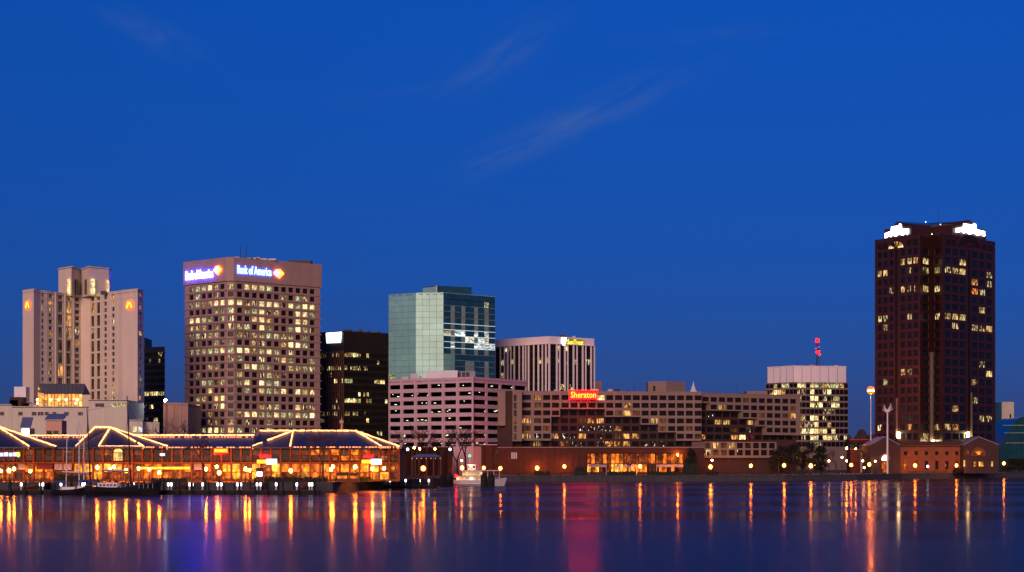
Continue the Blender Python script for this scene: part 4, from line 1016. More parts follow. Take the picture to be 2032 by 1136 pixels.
# ------------------------------------------------------------------ maroon tower on the right
def maroon_tower():
    t = building('maroon_tower', 1855, 745, 'tall dark maroon office tower with two white signs at its top')
    px = [1736, 1826, 1848, 1870, 1975]; ys = [751, 730, 740, 730, 757]; P = [PT(a, b_) for a, b_ in zip(px, ys)]; zt = Z(464, 730)
    bk = [PT(1975, 800), PT(1736, 800)]; st = 18.15 * 741 / F; z0 = Z(503.6, 741)
    rows = [(z0 - k * st - 1.3, z0 - k * st + 1.3) for k in range(21)]
    o, w2 = '.', '2'
    LL = {(3, 1): '2', (4, 1): '2', (5, 1): '2', (0, 2): '1', (1, 2): '2', (4, 2): '3', (2, 4): '3', (3, 4): '3', (4, 4): '3', (5, 4): '3', (0, 7): '3', (1, 7): '3', (4, 7): '2', (1, 8): '1', (3, 13): '1', (4, 13): '1', (1, 14): 'g', (0, 19): '3', (4, 19): 'o'}
    MM = {(0, 1): '2', (0, 2): '3', (1, 2): '1', (0, 4): '1', (1, 4): '2', (1, 7): '3', (1, 19): '3', (1, 0): '.', (0, 20): '3'}
    RR = {(2, 1): '2', (0, 2): '3', (1, 2): '1', (2, 2): '2', (3, 3): 'o', (3, 4): 'o', (4, 4): '3', (4, 6): '2', (0, 7): '1', (1, 7): '2', (2, 7): '1', (1, 8): '3', (3, 8): '1', (4, 8): '3', (5, 8): '2', (4, 12): '3', (5, 13): '2', (3, 14): '3', (1, 17): '1', (0, 19): '3', (1, 19): 'o', (4, 18): '3', (5, 18): '3', (3, 16): '3', (5, 3): '3', (5, 2): '3'}
    K = dict(KEY); K['.'] = M['nightglass']; K['2'] = M['officedim2']; K['1'] = M['officedim']
    lc = frac(P[0], P[1], 1736, 1826, [1745.5, 1757, 1769, 1792, 1805, 1817], 8.6)
    facade(t, P[0], P[1], GZ, zt, lc, rows, M['maroon'], .35, lambda i, j: K[LL.get((i, j), '.')])
    A, B, C = P[1], P[2], P[3]
    facade(t, A, B, GZ, zt, frac(A, B, 1826, 1848, [1837.5], 11.5), rows, M['maroon'], .35, lambda i, j: K[MM.get((0, j), '.')])
    facade(t, B, C, GZ, zt, frac(B, C, 1848, 1870, [1859.5], 11.0), rows, M['maroon'], .35, lambda i, j: K[MM.get((1, j), '.')])
    rc = frac(P[3], P[4], 1870, 1975, [1881, 1895.6, 1910, 1934, 1948.5, 1963], 12.6)
    facade(t, P[3], P[4], GZ, zt, rc, rows, M['maroon'], .35, lambda i, j: K[RR.get((i, j), '.')])
    shell(t, P + bk, (0, 1, 2, 3), GZ, zt, M['maroon'], parapet=.8)
    # dark vertical slot and arch windows under the signs
    for (e, pa, pb, pc, ra, mlit) in ((0, 1736, 1826, 1779.5, 14.5, True), (3, 1870, 1975, 1922, 20, False)):
        A, B = Vector(P[e]), Vector(P[e + 1]); L = (B - A).length; uc = (pc - pa) / (pb - pa) * L; s = L / (pb - pa); Y0 = (A.y + B.y) / 2
        poly_on(t, A, B, [(uc - 2.0 * s, GZ + 12), (uc + 2.0 * s, GZ + 12), (uc + 2.0 * s, z0 + 1.6), (uc - 2.0 * s, z0 + 1.6)], 0.02, 0.12, M['blackglass'], 'slot')
        zb = Z(494, Y0) if e == 0 else Z(489, Y0); r = ra * s; hz = ra * 0.95 * Y0 / F
        arc = lambda q, hq: [(uc + q * math.cos(math.pi * k / 14), zb + hq * math.sin(math.pi * k / 14)) for k in range(15)]
        poly_on(t, A, B, arc(r * 1.22, hz * 1.2), 0.02, 0.3, M['maroon'], 'arch_surround')
        for k in range(5):      # fan of panes in the arch
            a0, a1 = math.pi * (k + .06) / 5, math.pi * (k + .94) / 5
            pl = [(uc + r * .3 * math.cos(a0), zb + .2 + hz * .3 * math.sin(a0)), (uc + r * math.cos(a0), zb + .2 + hz * math.sin(a0)), (uc + r * math.cos((a0 + a1) / 2), zb + .2 + hz * math.sin((a0 + a1) / 2)), (uc + r * math.cos(a1), zb + .2 + hz * math.sin(a1)), (uc + r * .3 * math.cos(a1), zb + .2 + hz * .3 * math.sin(a1))]
            poly_on(t, A, B, pl, .32, .06, (M['officeorange'] if k in (1, 2) else M['officebright']) if mlit and k != 3 else M['winglass'], 'arch_pane')
        # top-floor windows beside the arch
        for dx in ((-33, -22, 25, 37) if e == 0 else (-41, -30, 30, 43)):
            if not (0.06 < (pc + dx - pa) / (pb - pa) < 0.95): continue
            u0 = uc + dx * s; poly_on(t, A, B, [(u0 - 4.5 * s, z0 + st - 1.3), (u0 + 4.5 * s, z0 + st - 1.3), (u0 + 4.5 * s, z0 + st + 1.2), (u0 - 4.5 * s, z0 + st + 1.2)], .02, .08, M['winglass'], 'window')
        # crown block, barrel vault and sign
        c0, c1 = (1752, 1806) if e == 0 else (1893, 1960); zs = Z(451 if e == 0 else 450, Y0)
        a = A + (B - A) * ((c0 - pa) / (pb - pa)); b_ = A + (B - A) * ((c1 - pa) / (pb - pa)); u = (B - A).normalized(); n = Vector((u.y, -u.x))
        MB().obox(a, b_, -14, -1.0, zt - .8, zs).part('crown_block', M['maroon'], t)
        m_ = (a + b_) / 2 - n * 1.0; w = 9.5 * s; mb = MB(); K2 = 12
        f = [(m_ + u * (w * math.cos(math.pi * k / K2)), zs + w * .85 * math.sin(math.pi * k / K2)) for k in range(K2 + 1)]
        g = [(p - n * 13.0, z) for p, z in f]
        mb.face([(p.x, p.y, z) for p, z in f]); mb.face([(p.x, p.y, z) for p, z in reversed(g)])
        for k in range(K2): mb.face([(f[k][0].x, f[k][0].y, f[k][1]), (g[k][0].x, g[k][0].y, g[k][1]), (g[k + 1][0].x, g[k + 1][0].y, g[k + 1][1]), (f[k + 1][0].x, f[k + 1][0].y, f[k + 1][1])])
        mb.part('vault', M['maroon'], t)
        p = a - n * 1.0; q = b_ - n * 1.0; LL_ = (q - p).length
        zb_ = Z(468 if e == 0 else 464, Y0); zm = Z(457 if e == 0 else 454, Y0); ztp = Z(446 if e == 0 else 443, Y0)
        o0 = .06 if e == 0 else .08
        out = [(LL_ * o0, zb_ - .3)]
        for k in range(9): out += [(LL_ * (o0 + .1 * k + .02), zb_ + (.35 if k % 2 else -.2)), (LL_ * (o0 + .1 * k + .07), zb_ + (.5 if k % 3 else -.1))]
        out += [(LL_ * .93, zb_ + .3), (LL_ * .93, zm), (LL_ * .68, zm + .2), (LL_ * .66, ztp), (LL_ * .60, ztp + .3), (LL_ * .57, ztp - .5), (LL_ * .30, ztp - .5), (LL_ * .28, zm), (LL_ * o0, zm - .6)]
        poly_on(t, p, q, out, .4, .3, M['signwhite'], 'white_sign')
    # roof ridge between the two vaults
    a, b_ = P3(1795, 440, 752), P3(1848, 447, 752); c = P3(1905, 438, 752)
    MB().prism([(a.x, 746), (b_.x, 752), (c.x, 746), (c.x, 775), (a.x, 775)], zt - .8, Z(446, 750)).part('crown_block', M['maroon'], t)
    zr = Z(446, 750); mb = MB()
    for p, q in (((X(1786, 750), 748), (X(1848, 752), 753)), ((X(1848, 752), 753), (X(1912, 750), 748))):
        mb.face([(p[0], p[1], zr + .01), (q[0], q[1], zr + .01), (q[0], q[1] + 8, zr + 2.2), (p[0], p[1] + 8, zr + 2.2)])
        mb.face([(p[0], p[1] + 16, zr + .01), (p[0], p[1] + 8, zr + 2.2), (q[0], q[1] + 8, zr + 2.2), (q[0], q[1] + 16, zr + .01)])
    mb.part('metal_roof', M['tealglass'], t)
    for px, py, r in ((1862, 416, .16), (1915, 426, .1)):
        x = X(px, 756); MB().tube((x, 756, zr), (x, 756, Z(py, 756)), r, .05).part('aerial', M['metal'], t)
    for px, py in ((1837, 441), (1866, 446), (1849.5, 465)):
        q = P3(px, py, 738 if py > 460 else 747); MB().ball((q.x, q.y, q.z), .2).part('roof_lamp', M['whitelamp'], t, True)
    # pale pilasters with uplights at their feet
    PIL = mat('pale_pilaster', (0.10, 0.07, 0.05), .7)
    for (pxc, Yc, w, pyt, pyb) in ((1778, 741.8, 3.4, 790, 868), (1847, 738.6, 7, 700, 884), (1926, 744.5, 3.4, 780, 868)):
        x = X(pxc, Yc); w = w * Yc / F
        MB().box(x - w / 2, x + w / 2, Yc - 1.6, Yc + .6, Z(pyb, Yc), Z(pyt, Yc)).part('pilaster', PIL, t)
        q = P3(pxc + (5 if pxc != 1926 else -5), pyb - 4, Yc - 2.4); MB().box(q.x - .45, q.x + .45, q.y - .4, q.y + .2, q.z - 1.3, q.z + 1.3).part('uplight', M['uplight'], t)
maroon_tower()

# low brick arcade in front of the maroon tower
def arcade():
    t = building('brick_arcade', 1855, 715, 'two-storey brick arcade with arched gables at the foot of the maroon tower')
    Yf = 712; A, B = PT(1786, Yf), PT(1912, Yf); zt = Z(886, Yf); L = dist(A, B)
    cols = frac(A, B, 1786, 1912, [1797, 1818, 1838.5, 1859, 1879, 1899], 6.5)
    facade(t, A, B, GZ, zt, cols, [(Z(932, Yf), Z(915, Yf)), (Z(903.5, Yf), Z(896, Yf))], M['tanbrick'], .35, lambda i, j: M['winglass'] if j == 1 or i in (2, 3, 4) else M['shopdim'])
    shell(t, [A, B, (B[0], 724), (A[0], 724)], (0,), GZ, zt, M['tanbrick'])
    MB().obox(A, B, 0, .2, Z(909.5, Yf), Z(907.5, Yf)).part('string_course', M['tanbrick'], t)
    MB().obox(A, B, -.3, .3, zt + .01, zt + .3).part('cornice', M['tanbrick'], t)
    MB().prism([(A[0], Yf + 1), (B[0], Yf + 1), (B[0], 722), (A[0], 722)], zt + .31, Z(876, Yf)).part('attic', M['brick'], t)
    for (a, b_, pc, lit_) in ((1727, 1785.5, 1756, 1), (1912.5, 1982, 1941.5, 0)):
        Yg = 706; P, Q = PT(a, Yg), PT(b_, Yg); ze = Z(884, Yg); zk = Z(868, Yg); xm = X(pc, Yg)
        mb = MB(); fr = [(P[0], Yg, GZ), (Q[0], Yg, GZ), (Q[0], Yg, ze), (xm, Yg, zk), (P[0], Yg, ze)]; bkk = [(x, 722, z) for x, _, z in fr]
        mb.face(fr); mb.face(bkk[::-1])
        for i in range(5): mb.face([fr[(i + 1) % 5], fr[i], bkk[i], bkk[(i + 1) % 5]])
        mb.part('gable_wall', M['brick'], t)
        for s, (e0, e1) in enumerate(((fr[4], fr[3]), (fr[3], fr[2]))):
            d = Vector((0, 0, .35)); o0 = Vector(e0) + Vector((0, -.5, .02)); o1 = Vector(e1) + Vector((0, -.5, .02)); i0 = Vector((e0[0], 722.3, e0[2] + .02)); i1 = Vector((e1[0], 722.3, e1[2] + .02))
            m = MB(); m.face([o0 + d, o1 + d, i1 + d, i0 + d]); m.face([o0, i0, i1, o1]); m.face([o0, o1, o1 + d, o0 + d]); m.face([o0, o0 + d, i0 + d, i0]); m.face([o1, i1, i1 + d, o1 + d]); m.face([i0, i0 + d, i1 + d, i1])
            m.part('gable_roof', M['bluemetal'], t)
        GA = (P[0], Yg); GB = (Q[0], Yg); s = (Q[0] - P[0]) / (b_ - a); uc = (pc - a) * s
        r = (8.5 if lit_ else 11) * s; zb = Z(912, Yg) if lit_ else Z(905, Yg); zbase = Z(914 if lit_ else 907, Yg)
        arc = [(uc + r * math.cos(math.pi * k / 12), zb + r * 1.2 * math.sin(math.pi * k / 12)) for k in range(13)]
        poly_on(t, GA, GB, [(uc + 1.35 * (u_ - uc), zb + 1.3 * (z_ - zb)) for u_, z_ in arc], .02, .25, M['tanbrick'], 'arch_surround')
        if lit_:
            poly_on(t, GA, GB, [(uc - r * .75, zbase), (uc + r * .75, zbase)] + [(uc + .75 * (u_ - uc), zb + .85 * (z_ - zb)) for u_, z_ in arc], .28, .1, M['archwhite'], 'arch_window')
            poly_on(t, GA, GB, [(uc - r * .75, GZ + .3), (uc + r * .75, GZ + .3), (uc + r * .75, zbase - .2), (uc - r * .75, zbase - .2)], .05, .1, M['shopdim'], 'doorway')
        else:
            for k in range(4):
                a0, a1 = math.pi * (k + .06) / 4, math.pi * (k + .94) / 4
                poly_on(t, GA, GB, [(uc + r * .25 * math.cos(a0), zb + r * .25 * math.sin(a0)), (uc + r * .9 * math.cos(a0), zb + r * math.sin(a0)), (uc + r * .9 * math.cos(a1), zb + r * math.sin(a1)), (uc + r * .25 * math.cos(a1), zb + r * .25 * math.sin(a1))], .28, .06, M['shopyellow'] if k in (1, 2) else M['shopdim'], 'arch_pane')
            for k, m in enumerate((M['shopred'], M['signorange'], M['signpink'], M['shopyellow'])):
                u0 = uc + (-9 + k * 5) * s; poly_on(t, GA, GB, [(u0, Z(926, Yg)), (u0 + 3.6 * s, Z(926, Yg)), (u0 + 3.6 * s, Z(917, Yg)), (u0, Z(917, Yg))], .05, .06, M['shopyellow'] if k != 1 else M['shopred'], 'shop_window')
            for dx, y0_, y1_ in ((-26, 903, 893), (-21, 903, 893), (-28, 926, 914), (27, 926, 916)):
                u0 = uc + dx * s; poly_on(t, GA, GB, [(u0 - 1.6 * s, Z(y0_, Yg)), (u0 + 1.6 * s, Z(y0_, Yg)), (u0 + 1.6 * s, Z(y1_, Yg)), (u0 - 1.6 * s, Z(y1_, Yg))], .05, .06, M['shopdim'] if y0_ < 910 else M['archlit'], 'window')
arcade()

# teal museum-like block at the right edge, and pale block behind it
t = building('teal_glass_block', 2015, 800, 'low teal glass building with rounded roof at the right edge')
mb = MB(); fr = []
K2 = 16
for k in range(K2 + 1):
    f = k / K2; fr.append((X(1978 + f * 90, 800), Z(905, 800) + (Z(828, 800) - Z(905, 800)) * math.sin(min(1, f * 1.7) * math.pi / 2)))
for k in range(K2):
    (x0, z0_), (x1, z1_) = fr[k], fr[k + 1]
    MB().prism([(x0 + .05, 800), (x1 - .05, 800), (x1 - .05, 830), (x0 + .05, 830)], GZ, z0_, z1s=[z0_, z1_, z1_, z0_]).part('roof_panel', M['tealglass'], t)
for k, py in enumerate((845, 860, 880)): MB().box(X(1990 + k * 3, 799.6), X(2068, 799.6), 799.5, 799.95, Z(py, 800), Z(py - 1.2, 800)).part('roof_band', M['paleglass_and_reflection'], t)
t = building('pale_box_block', 2000, 860, 'small pale box building behind the teal glass block')
MB().box(X(1988, 860), X(2012, 860), 860, 872, GZ, Z(798, 860)).part('wall', M['podium'], t)
MB().box(X(1972, 861), X(1987.6, 861), 861, 872, GZ, Z(799, 861)).part('glass_wall', M['blueglass'], t)
x = X(2006, 859); MB().box(x - .35, x + .35, 859.6, 860.2, Z(831, 860), Z(822, 860)).part('door', M['winglass'], t)

# small plant, vents and rails on the flat roofs
def clutter(name_, tops, px0, px1, Y, py, n, seed, mats_):
    r_ = random.Random(seed); root = next(o_ for o_ in COL.objects if o_.name == name_)
    for k in range(n):
        px = r_.uniform(px0, px1); y = Y + r_.uniform(3, 9); x = X(px, y); z = Z(py, Y) - .7; w = r_.uniform(.4, 1.6); h = r_.uniform(.9, 2.4)
        if r_.random() < .3: MB().tube((x, y, z), (x, y, z + h + r_.uniform(1, 3)), .09, .05, 5).part('vent_pipe', M['metal'], root)
        else: MB().box(x - w, x + w, y, y + 1.5, z, z + h).part('roof_unit', r_.choice(mats_), root)
clutter('riverside_hotel', 0, 1050, 1275, 658, 778, 9, 3, [M['greymetal'], M['brick']])
clutter('riverside_hotel', 0, 1400, 1478, 668, 782, 5, 4, [M['greymetal'], M['brick']])
clutter('parking_garage', 0, 790, 840, 655, 748, 4, 5, [M['greymetal'], M['pink']])
clutter('white_finned_tower', 0, 1020, 1140, 915, 668, 6, 6, [M['greymetal'], M['metal']])
clutter('banded_office_block', 0, 1560, 1660, 972, 728, 6, 8, [M['greymetal'], M['whitestone']])
clutter('green_glass_tower', 0, 785, 830, 866, 583, 4, 9, [M['metal'], M['blueglass']])

# ------------------------------------------------------------------ riverside marketplace with lit roof edges
def market():
    t = building('marketplace_hall', 395, 432, 'long riverside market hall with slate roofs outlined in warm light strings')
    Yf = 432.0; pa, pb = -70, 792; A, B = PT(pa, Yf), PT(pb, Yf); L = dist(A, B); s = L / (pb - pa)
    ze = Z(888, 428) ; zm = Z(917.5, Yf)
    # upper storey bays
    n = 44; w = L / n
    def upk(i, j):
        p = pa + (i + .5) * (pb - pa) / n
        if 224 < p < 246: return None
        r = rnd.random()
        if p > 600: return rnd.choice([M['shopdim'], M['shopred'], M['shopamber'], M['hotelcurtain']])
        return M['shopdim'] if r < .14 else (M['shopred'] if r < .6 else M['winglass'])
    facade(t, A, B, zm, ze - .25, even(L, n, w * .78), [(Z(914, Yf), Z(905, Yf)), (Z(903.5, Yf), Z(892.5, Yf))], M['redbrick'], .4, upk, 'upper_wall')
    def lok(i, j):
        p = pa + (i + .5) * (pb - pa) / n; r = rnd.random()
        if 140 < p < 262 or 400 < p < 560 or 600 < p < 780: return rnd.choice([M['shopyellow'], M['shopamber'], M['shopamber'], M['shopyellow'], M['shopdim']])
        if 262 < p < 400: return rnd.choice([M['shopamber'], M['shopdim'], M['shopamber']])
        return rnd.choice([M['shopdim'], M['shopred'], M['shopamber'], M['shopdim']])
    facade(t, A, B, GZ, zm - .3, even(L, n, w * .8), [(GZ + .5, GZ + 2.3), (GZ + 2.45, Z(921, Yf))], M['tanbrick'], .4, lok, 'lower_wall')
    bal = MB().obox(A, B, -.2, 1.4, zm - .29, zm - .01).part('balcony_slab', M['tanbrick'], t)
    shell(t, [A, B, (B[0], 462), (A[0], 462)], (0,), GZ, ze - .25, M['redbrick'])
    for i in range(0, n + 1, 1):
        x = A[0] + w * i; MB().box(x - .22, x + .22, Yf - .25, Yf, GZ, ze - .25).part('column', M['tanbrick'], t)
    # balcony railing
    MB().box(A[0], B[0], Yf - 1.38, Yf - 1.3, zm + .95, zm + 1.03).part('balcony_rail', M['metal'], bal)
    me = MB().box(-.04, .04, -.04, .04, 0, .95).mesh('baluster', M['metal'])
    for i in range(110): inst('baluster', me, bal, (A[0] + L * (i + .5) / 110, Yf - 1.34, zm - .005))
    # roofs: every facet is listed by photo x, photo y and distance
    RF = []
    def roof(faces, low):
        mb = MB()
        for f in faces: mb.face([P3(*q) for q in f])
        mb.face([P3(*q) for q in reversed(low)])
        for i in range(len(low)):
            a, b_ = P3(*low[i]), P3(*low[(i + 1) % len(low)]); d = Vector((0, 0, -.35)); mb.face([a + d, b_ + d, b_, a])
        RF.append(mb.part('roof', M['slate'], t)); return RF[-1]
    EV = 888
    def ev(px, Y): # a point on the eaves line, all at the same height
        return (px, HOR - (ze - CAMZ) * F / Y, Y)
    # long low roofs between pavilions
    zrl = Z(865.5, 444)
    def rg(px, Y, z): return (px, HOR - (z - CAMZ) * F / Y, Y)
    for (a, b_, z) in ((-70, 205, Z(866.5, 444)), (205, 512, Z(866.0, 444))):
        roof([[ev(a, 429), ev(b_, 429), rg(b_, 446, z), rg(a, 446, z)], [ev(b_, 463), ev(a, 463), rg(a, 446, z), rg(b_, 446, z)], [ev(a, 463), ev(a, 429), rg(a, 446, z)], [ev(b_, 429), ev(b_, 463), rg(b_, 446, z)]], [ev(a, 429), ev(b_, 429), ev(b_, 463), ev(a, 463)])
    # pavilion roofs standing forward of them, each with a chamfered corner
    def pav(eaves, top):
        fs = []; k = len(eaves)
        for e0, e1, tops in eaves: fs.append([e0, e1] + tops)
        roof(fs, top)
    z1 = Z(848, 440); zl = Z(850.5, 440); z3 = Z(857.5, 440)
    TL0, TL1 = rg(-60, 436, z1), rg(-6, 436, z1)
    e = [ev(-70, 420), ev(58, 420), ev(112, 428.5), ev(112, 455), ev(-70, 455)]
    pav([(e[0], e[1], [TL1, TL0]), (e[1], e[2], [TL1]), (e[2], e[3], [TL1]), (e[3], e[4], [TL0, TL1]), (e[4], e[0], [TL0])], e)
    TC0, TC1 = rg(189, 437, zl), rg(219.5, 437, zl)
    c = [ev(196, 421), ev(285, 421), ev(334, 428.5), ev(334, 455), ev(150, 455), ev(150, 428.6)]
    pav([(c[0], c[1], [TC1]), (c[1], c[2], [TC1]), (c[2], c[3], [TC1]), (c[3], c[4], [TC0, TC1]), (c[4], c[5], [TC0]), (c[5], c[0], [TC1, TC0])], c)
    TR0, TR1 = rg(516, 438, z3), rg(706, 438, z3)
    r = [ev(500, 428.5), ev(576, 421), ev(757, 421), ev(793, 429), ev(793, 455), ev(500, 455)]
    TRm = rg(582, 436, z3)
    pav([(r[0], r[1], [TRm, TR0]), (r[1], r[2], [TR1, TRm]), (r[2], r[3], [TR1]), (r[3], r[4], [TR1]), (r[4], r[5], [TR0, TRm, TR1]), (r[5], r[0], [TR0])], r)
    # strings of lights along ridges, hips and eaves
    def string(p, q, top=True, gap=0.12, dash=True, drop=.62, thin=1.0, rf_=None):
        rf_ = rf_ or RF[0]
        p = P3(*p); q = P3(*q); d = q - p; Ls = d.length; up = Vector((0, -.25, .28)); mb = MB()
        if top:
            k = max(1, int(Ls / 1.5))
            for i in range(k):
                if rnd.random() < .04: continue
                j = Vector((0, 0, rnd.uniform(-.07, .07))); mb.tube(p + d * (i / k) + up + j, p + d * ((i + rnd.uniform(.86, .99)) / k) + up - j, rnd.uniform(.13, .24) * thin, n=5)
            mb.part('light_string', M['string'], rf_)
        if dash:
            mb = MB(); k = int(Ls / .8)
            for i in range(k):
                if rnd.random() < .22: continue
                c0 = p + d * ((i + .1) / k) + Vector((0, -.3, .28 - drop)); c1 = p + d * ((i + rnd.uniform(.55, .95)) / k) + Vector((0, -.3, .28 - drop))
                hgt = .24 * thin; m = [c0 - Vector((0, 0, hgt)), c1 - Vector((0, 0, hgt)), c1 + Vector((0, 0, hgt)), c0 + Vector((0, 0, hgt))]
                mb.face(m); mb.face([v + Vector((0, .12, 0)) for v in reversed(m)])
            if mb.f: mb.part('bulb_strip', M['string2'], rf_)
    string(TL1, e[1], rf_=RF[2])
    string(TL1, e[2], rf_=RF[2])
    string(TL0, TL1, rf_=RF[2])
    string(rg(59, 444.5, Z(866.5, 444)), rg(187, 444.5, Z(866.5, 444)), rf_=RF[0])
    string(TC0, TC1, rf_=RF[3])
    string(TC1, c[0], dash=False, rf_=RF[3])
    string(TC1, c[1], rf_=RF[3])
    string(TC1, c[2], rf_=RF[3])
    string(TC0, c[5], rf_=RF[3])
    string(rg(262, 444.5, Z(866, 444)), rg(505, 444.5, Z(866, 444)), rf_=RF[1])
    string(TR0, TRm, rf_=RF[4])
    string(TRm, TR1, rf_=RF[4])
    string(TRm, r[1], dash=False, rf_=RF[4])
    string(TR1, r[2], rf_=RF[4])
    string(TR1, r[3], rf_=RF[4])
    string(TRm, r[0], rf_=RF[4])
    string(c[0], c[1], dash=False, thin=.45, rf_=RF[3])
    string(c[1], c[2], top=False, drop=.3, thin=.7, rf_=RF[3])
    string(ev(334, 428.8), ev(500, 428.8), top=False, drop=.3, thin=.55, rf_=RF[1])
    string(r[1], r[2], top=False, drop=.3, thin=.55, rf_=RF[4])
    string(r[2], r[3], top=False, drop=.3, rf_=RF[4])
    # arched window, bright strip, lit signs
    AA, BB = (A[0], Yf), (B[0], Yf); uc = (235 - pa) * s; rr = 9.5 * s; zb = Z(898, Yf)
    arc = [(uc + rr * math.cos(math.pi * k / 12), zb + rr * .85 * math.sin(math.pi * k / 12)) for k in range(13)]
    poly_on(t, AA, BB, [(uc - rr * 1.2, Z(916, Yf)), (uc + rr * 1.2, Z(916, Yf))] + [(uc + 1.2 * (u_ - uc), zb + 1.15 * (z_ - zb)) for u_, z_ in arc], .05, .2, M['brick'], 'arch_surround')
    for k in range(4):
        u0 = uc - rr * .95 + k * rr * .48; poly_on(t, AA, BB, [(u0, Z(914.5, Yf)), (u0 + rr * .42, Z(914.5, Yf)), (u0 + rr * .42, zb - .1), (u0, zb - .1)], .26, .06, M['archlit'], 'arch_pane')
    poly_on(t, AA, BB, [(uc + .93 * (u_ - uc), zb + .05 + .9 * (z_ - zb)) for u_, z_ in arc], .26, .06, M['archlit'], 'arch_pane')
    def fascia(p0, p1, y0, y1, m, off, nm, lab=None):
        poly_on(t, AA, BB, [((p0 - pa) * s, Z(y1, Yf)), ((p1 - pa) * s, Z(y1, Yf)), ((p1 - pa) * s, Z(y0, Yf)), ((p0 - pa) * s, Z(y0, Yf))], off, .15, m, nm, lab)
    for k in range(8): fascia(276 + k * 13, 288 + k * 13, 927, 931.5, M['signamber'], 1.5, 'light_strip')
    fascia(424, 454, 889, 900, M['redcanvas'], .3, 'sign_board')
    for k in range(6): fascia(426.5 + k * 4.4, 429.8 + k * 4.4, 891.5, 898, M['signamber'], .5, 'sign_letter')
    for y in (889.5, 899.5): fascia(425, 453, y, y + .8, M['signred'], .5, 'neon_tube')
    for p0 in (512, 719):
        fascia(p0, p0 + 18, 913, 920, M['signamber'], 1.6, 'sign_panel'); fascia(p0 + 18.4, p0 + 39, 911.5, 921.5, M['signwhite'], 1.6, 'sign_panel')
        fascia(p0 + 4, p0 + 22, 904, 907.5, M['signred'], .4, 'neon_tube')
    for k in range(4): fascia(1 + k * 9, 8 + k * 9, 899 - (k % 2), 906, emit('violet_letter', (0.62, 0.62, 1.0), 2.0) if k == 0 else bpy.data.materials['violet_letter'], .5, 'sign_letter')
    uq = (38 - pa) * s; poly_on(t, AA, BB, [(uq + 3.4 * s * math.cos(k * math.pi / 8), Z(902.5, Yf) + 5.5 * s * math.sin(k * math.pi / 8)) for k in range(16)], .5, .2, M['signyellow'], 'round_sign')
    fascia(318, 328, 900, 905, bpy.data.materials['violet_letter'], .4, 'sign_panel')
    # awnings
    for (p0, p1, m) in ((72, 104, M['redcanvas']), (108, 124, M['palecanvas']), (126, 142, M['palecanvas']), (36, 50, M['palecanvas']), (385, 400, M['palecanvas'])):
        z0_, z1_ = Z(931, 428.6), Z(920, 431)
        MB().prism([(X(p0, 428.6), 428.6), (X(p1, 428.6), 428.6), (X(p1, 431.7) , 431.7), (X(p0, 431.7), 431.7)], z0_ - .15, z0_, z1s=[z0_, z0_, z1_, z1_]).part('awning', m, t)
    # stair heads with blue shed roofs that rise behind the ridge
    for (p0, p1, pyr, pye, pyb, slant, m) in ((35, 60, 830, 850, 872, 6, M['podium']), (89, 124, 823, 834.5, 872, 0, M['peach'])):
        Ys = 452; x0, x1 = X(p0 + slant, Ys), X(p1, Ys); zr, zz, zb_ = Z(pyr, Ys + 4), Z(pye, Ys), Z(pyb, Ys)
        st = MB().box(x0 + .3, x1 - .2, Ys, Ys + 5, zb_, zz - .02).part('stair_head', m, t)
        m2 = MB(); d = Vector((0, 0, .25)); a = [Vector((x0, Ys - .6, zz)), Vector((x1 + .3, Ys - .6, zz)), Vector((x1 - slant * .12, Ys + 5.5, zr)), Vector((x0 - slant * .12 - .4, Ys + 5.5, zr))]
        m2.face([v + d for v in a]); m2.face(a[::-1])
        for i in range(4): m2.face([a[i], a[(i + 1) % 4], a[(i + 1) % 4] + d, a[i] + d])
        m2.part('shed_roof', M['bluemetal'], t)
        if not slant:
            for q in (98, 111): MB().box(X(q, Ys) - .7, X(q, Ys) + .7, Ys - .08, Ys + .05, Z(866, Ys), Z(855, Ys)).part('window', M['winglass'], t)
        else:
            MB().box(X(44, Ys), X(57.5, Ys), Ys - .2, Ys + .1, Z(864, Ys), Z(851, Ys)).part('lit_panel', M['signwhite'], t)
    # clock-like finial post on the right roof
    q = P3(678, 857, 440); MB().tube((q.x, q.y, q.z - .5), (q.x, q.y, Z(838, 440)), .3, .22, 8).tube((q.x, q.y, Z(838, 440)), (q.x, q.y, Z(826, 440)), .12, .03).part('finial', M['peach'], t)
    MB().lathe((q.x, q.y, Z(842, 440)), [(.2, 0), (.55, .2), (.6, .8), (.1, 1.3)], 8).part('finial_lantern', M['peach'], t)
market()

# ------------------------------------------------------------------ lamps along the water
def lamp_meshes(h, r, m, key):
    post = MB().lathe((0, 0, 0), [(.22, 0), (.2, .3), (.10, .6), (.07, h - r - .15), (.16, h - r - .05), (.16, h - r)], 8).mesh('post', M['metal'])
    globe = MB().ball((0, 0, h), r, 12, 10, 1.1).mesh('globe', M['glow_shell'] if m.name.startswith('sodium') else m, smooth=True)  # around sodium lamps this is an oversized shell added as their halo
    core = MB().ball((0, 0, h), r * .55, 10, 8, 1.25).mesh('lamp', m, smooth=True)
    cap = MB().lathe((0, 0, h + r * 1.05), [(r * .5, 0), (r * .35, .08), (.03, .22)], 8).mesh('cap', M['metal'])
    return post, globe, cap, core
LM = {}
def lamp(px, py, Y, m, r, label, group, name='street_lamp', cat='lamp', base=GZ):
    z = Z(py, Y); h = z - base; k = (round(h, 1), r, m.name)
    if k not in LM: LM[k] = lamp_meshes(round(h, 1), r, m, k)
    o = empty(name, (X(px, Y), Y, base), label, cat, group)
    inst('post', LM[k][0], o, o.location); g = inst('globe', LM[k][1], o, o.location); inst('cap', LM[k][2], g, o.location)  # on sodium lamps the globe is the added halo shell
    if m.name.startswith('sodium'): inst('lamp', LM[k][3], g, o.location)
    return o
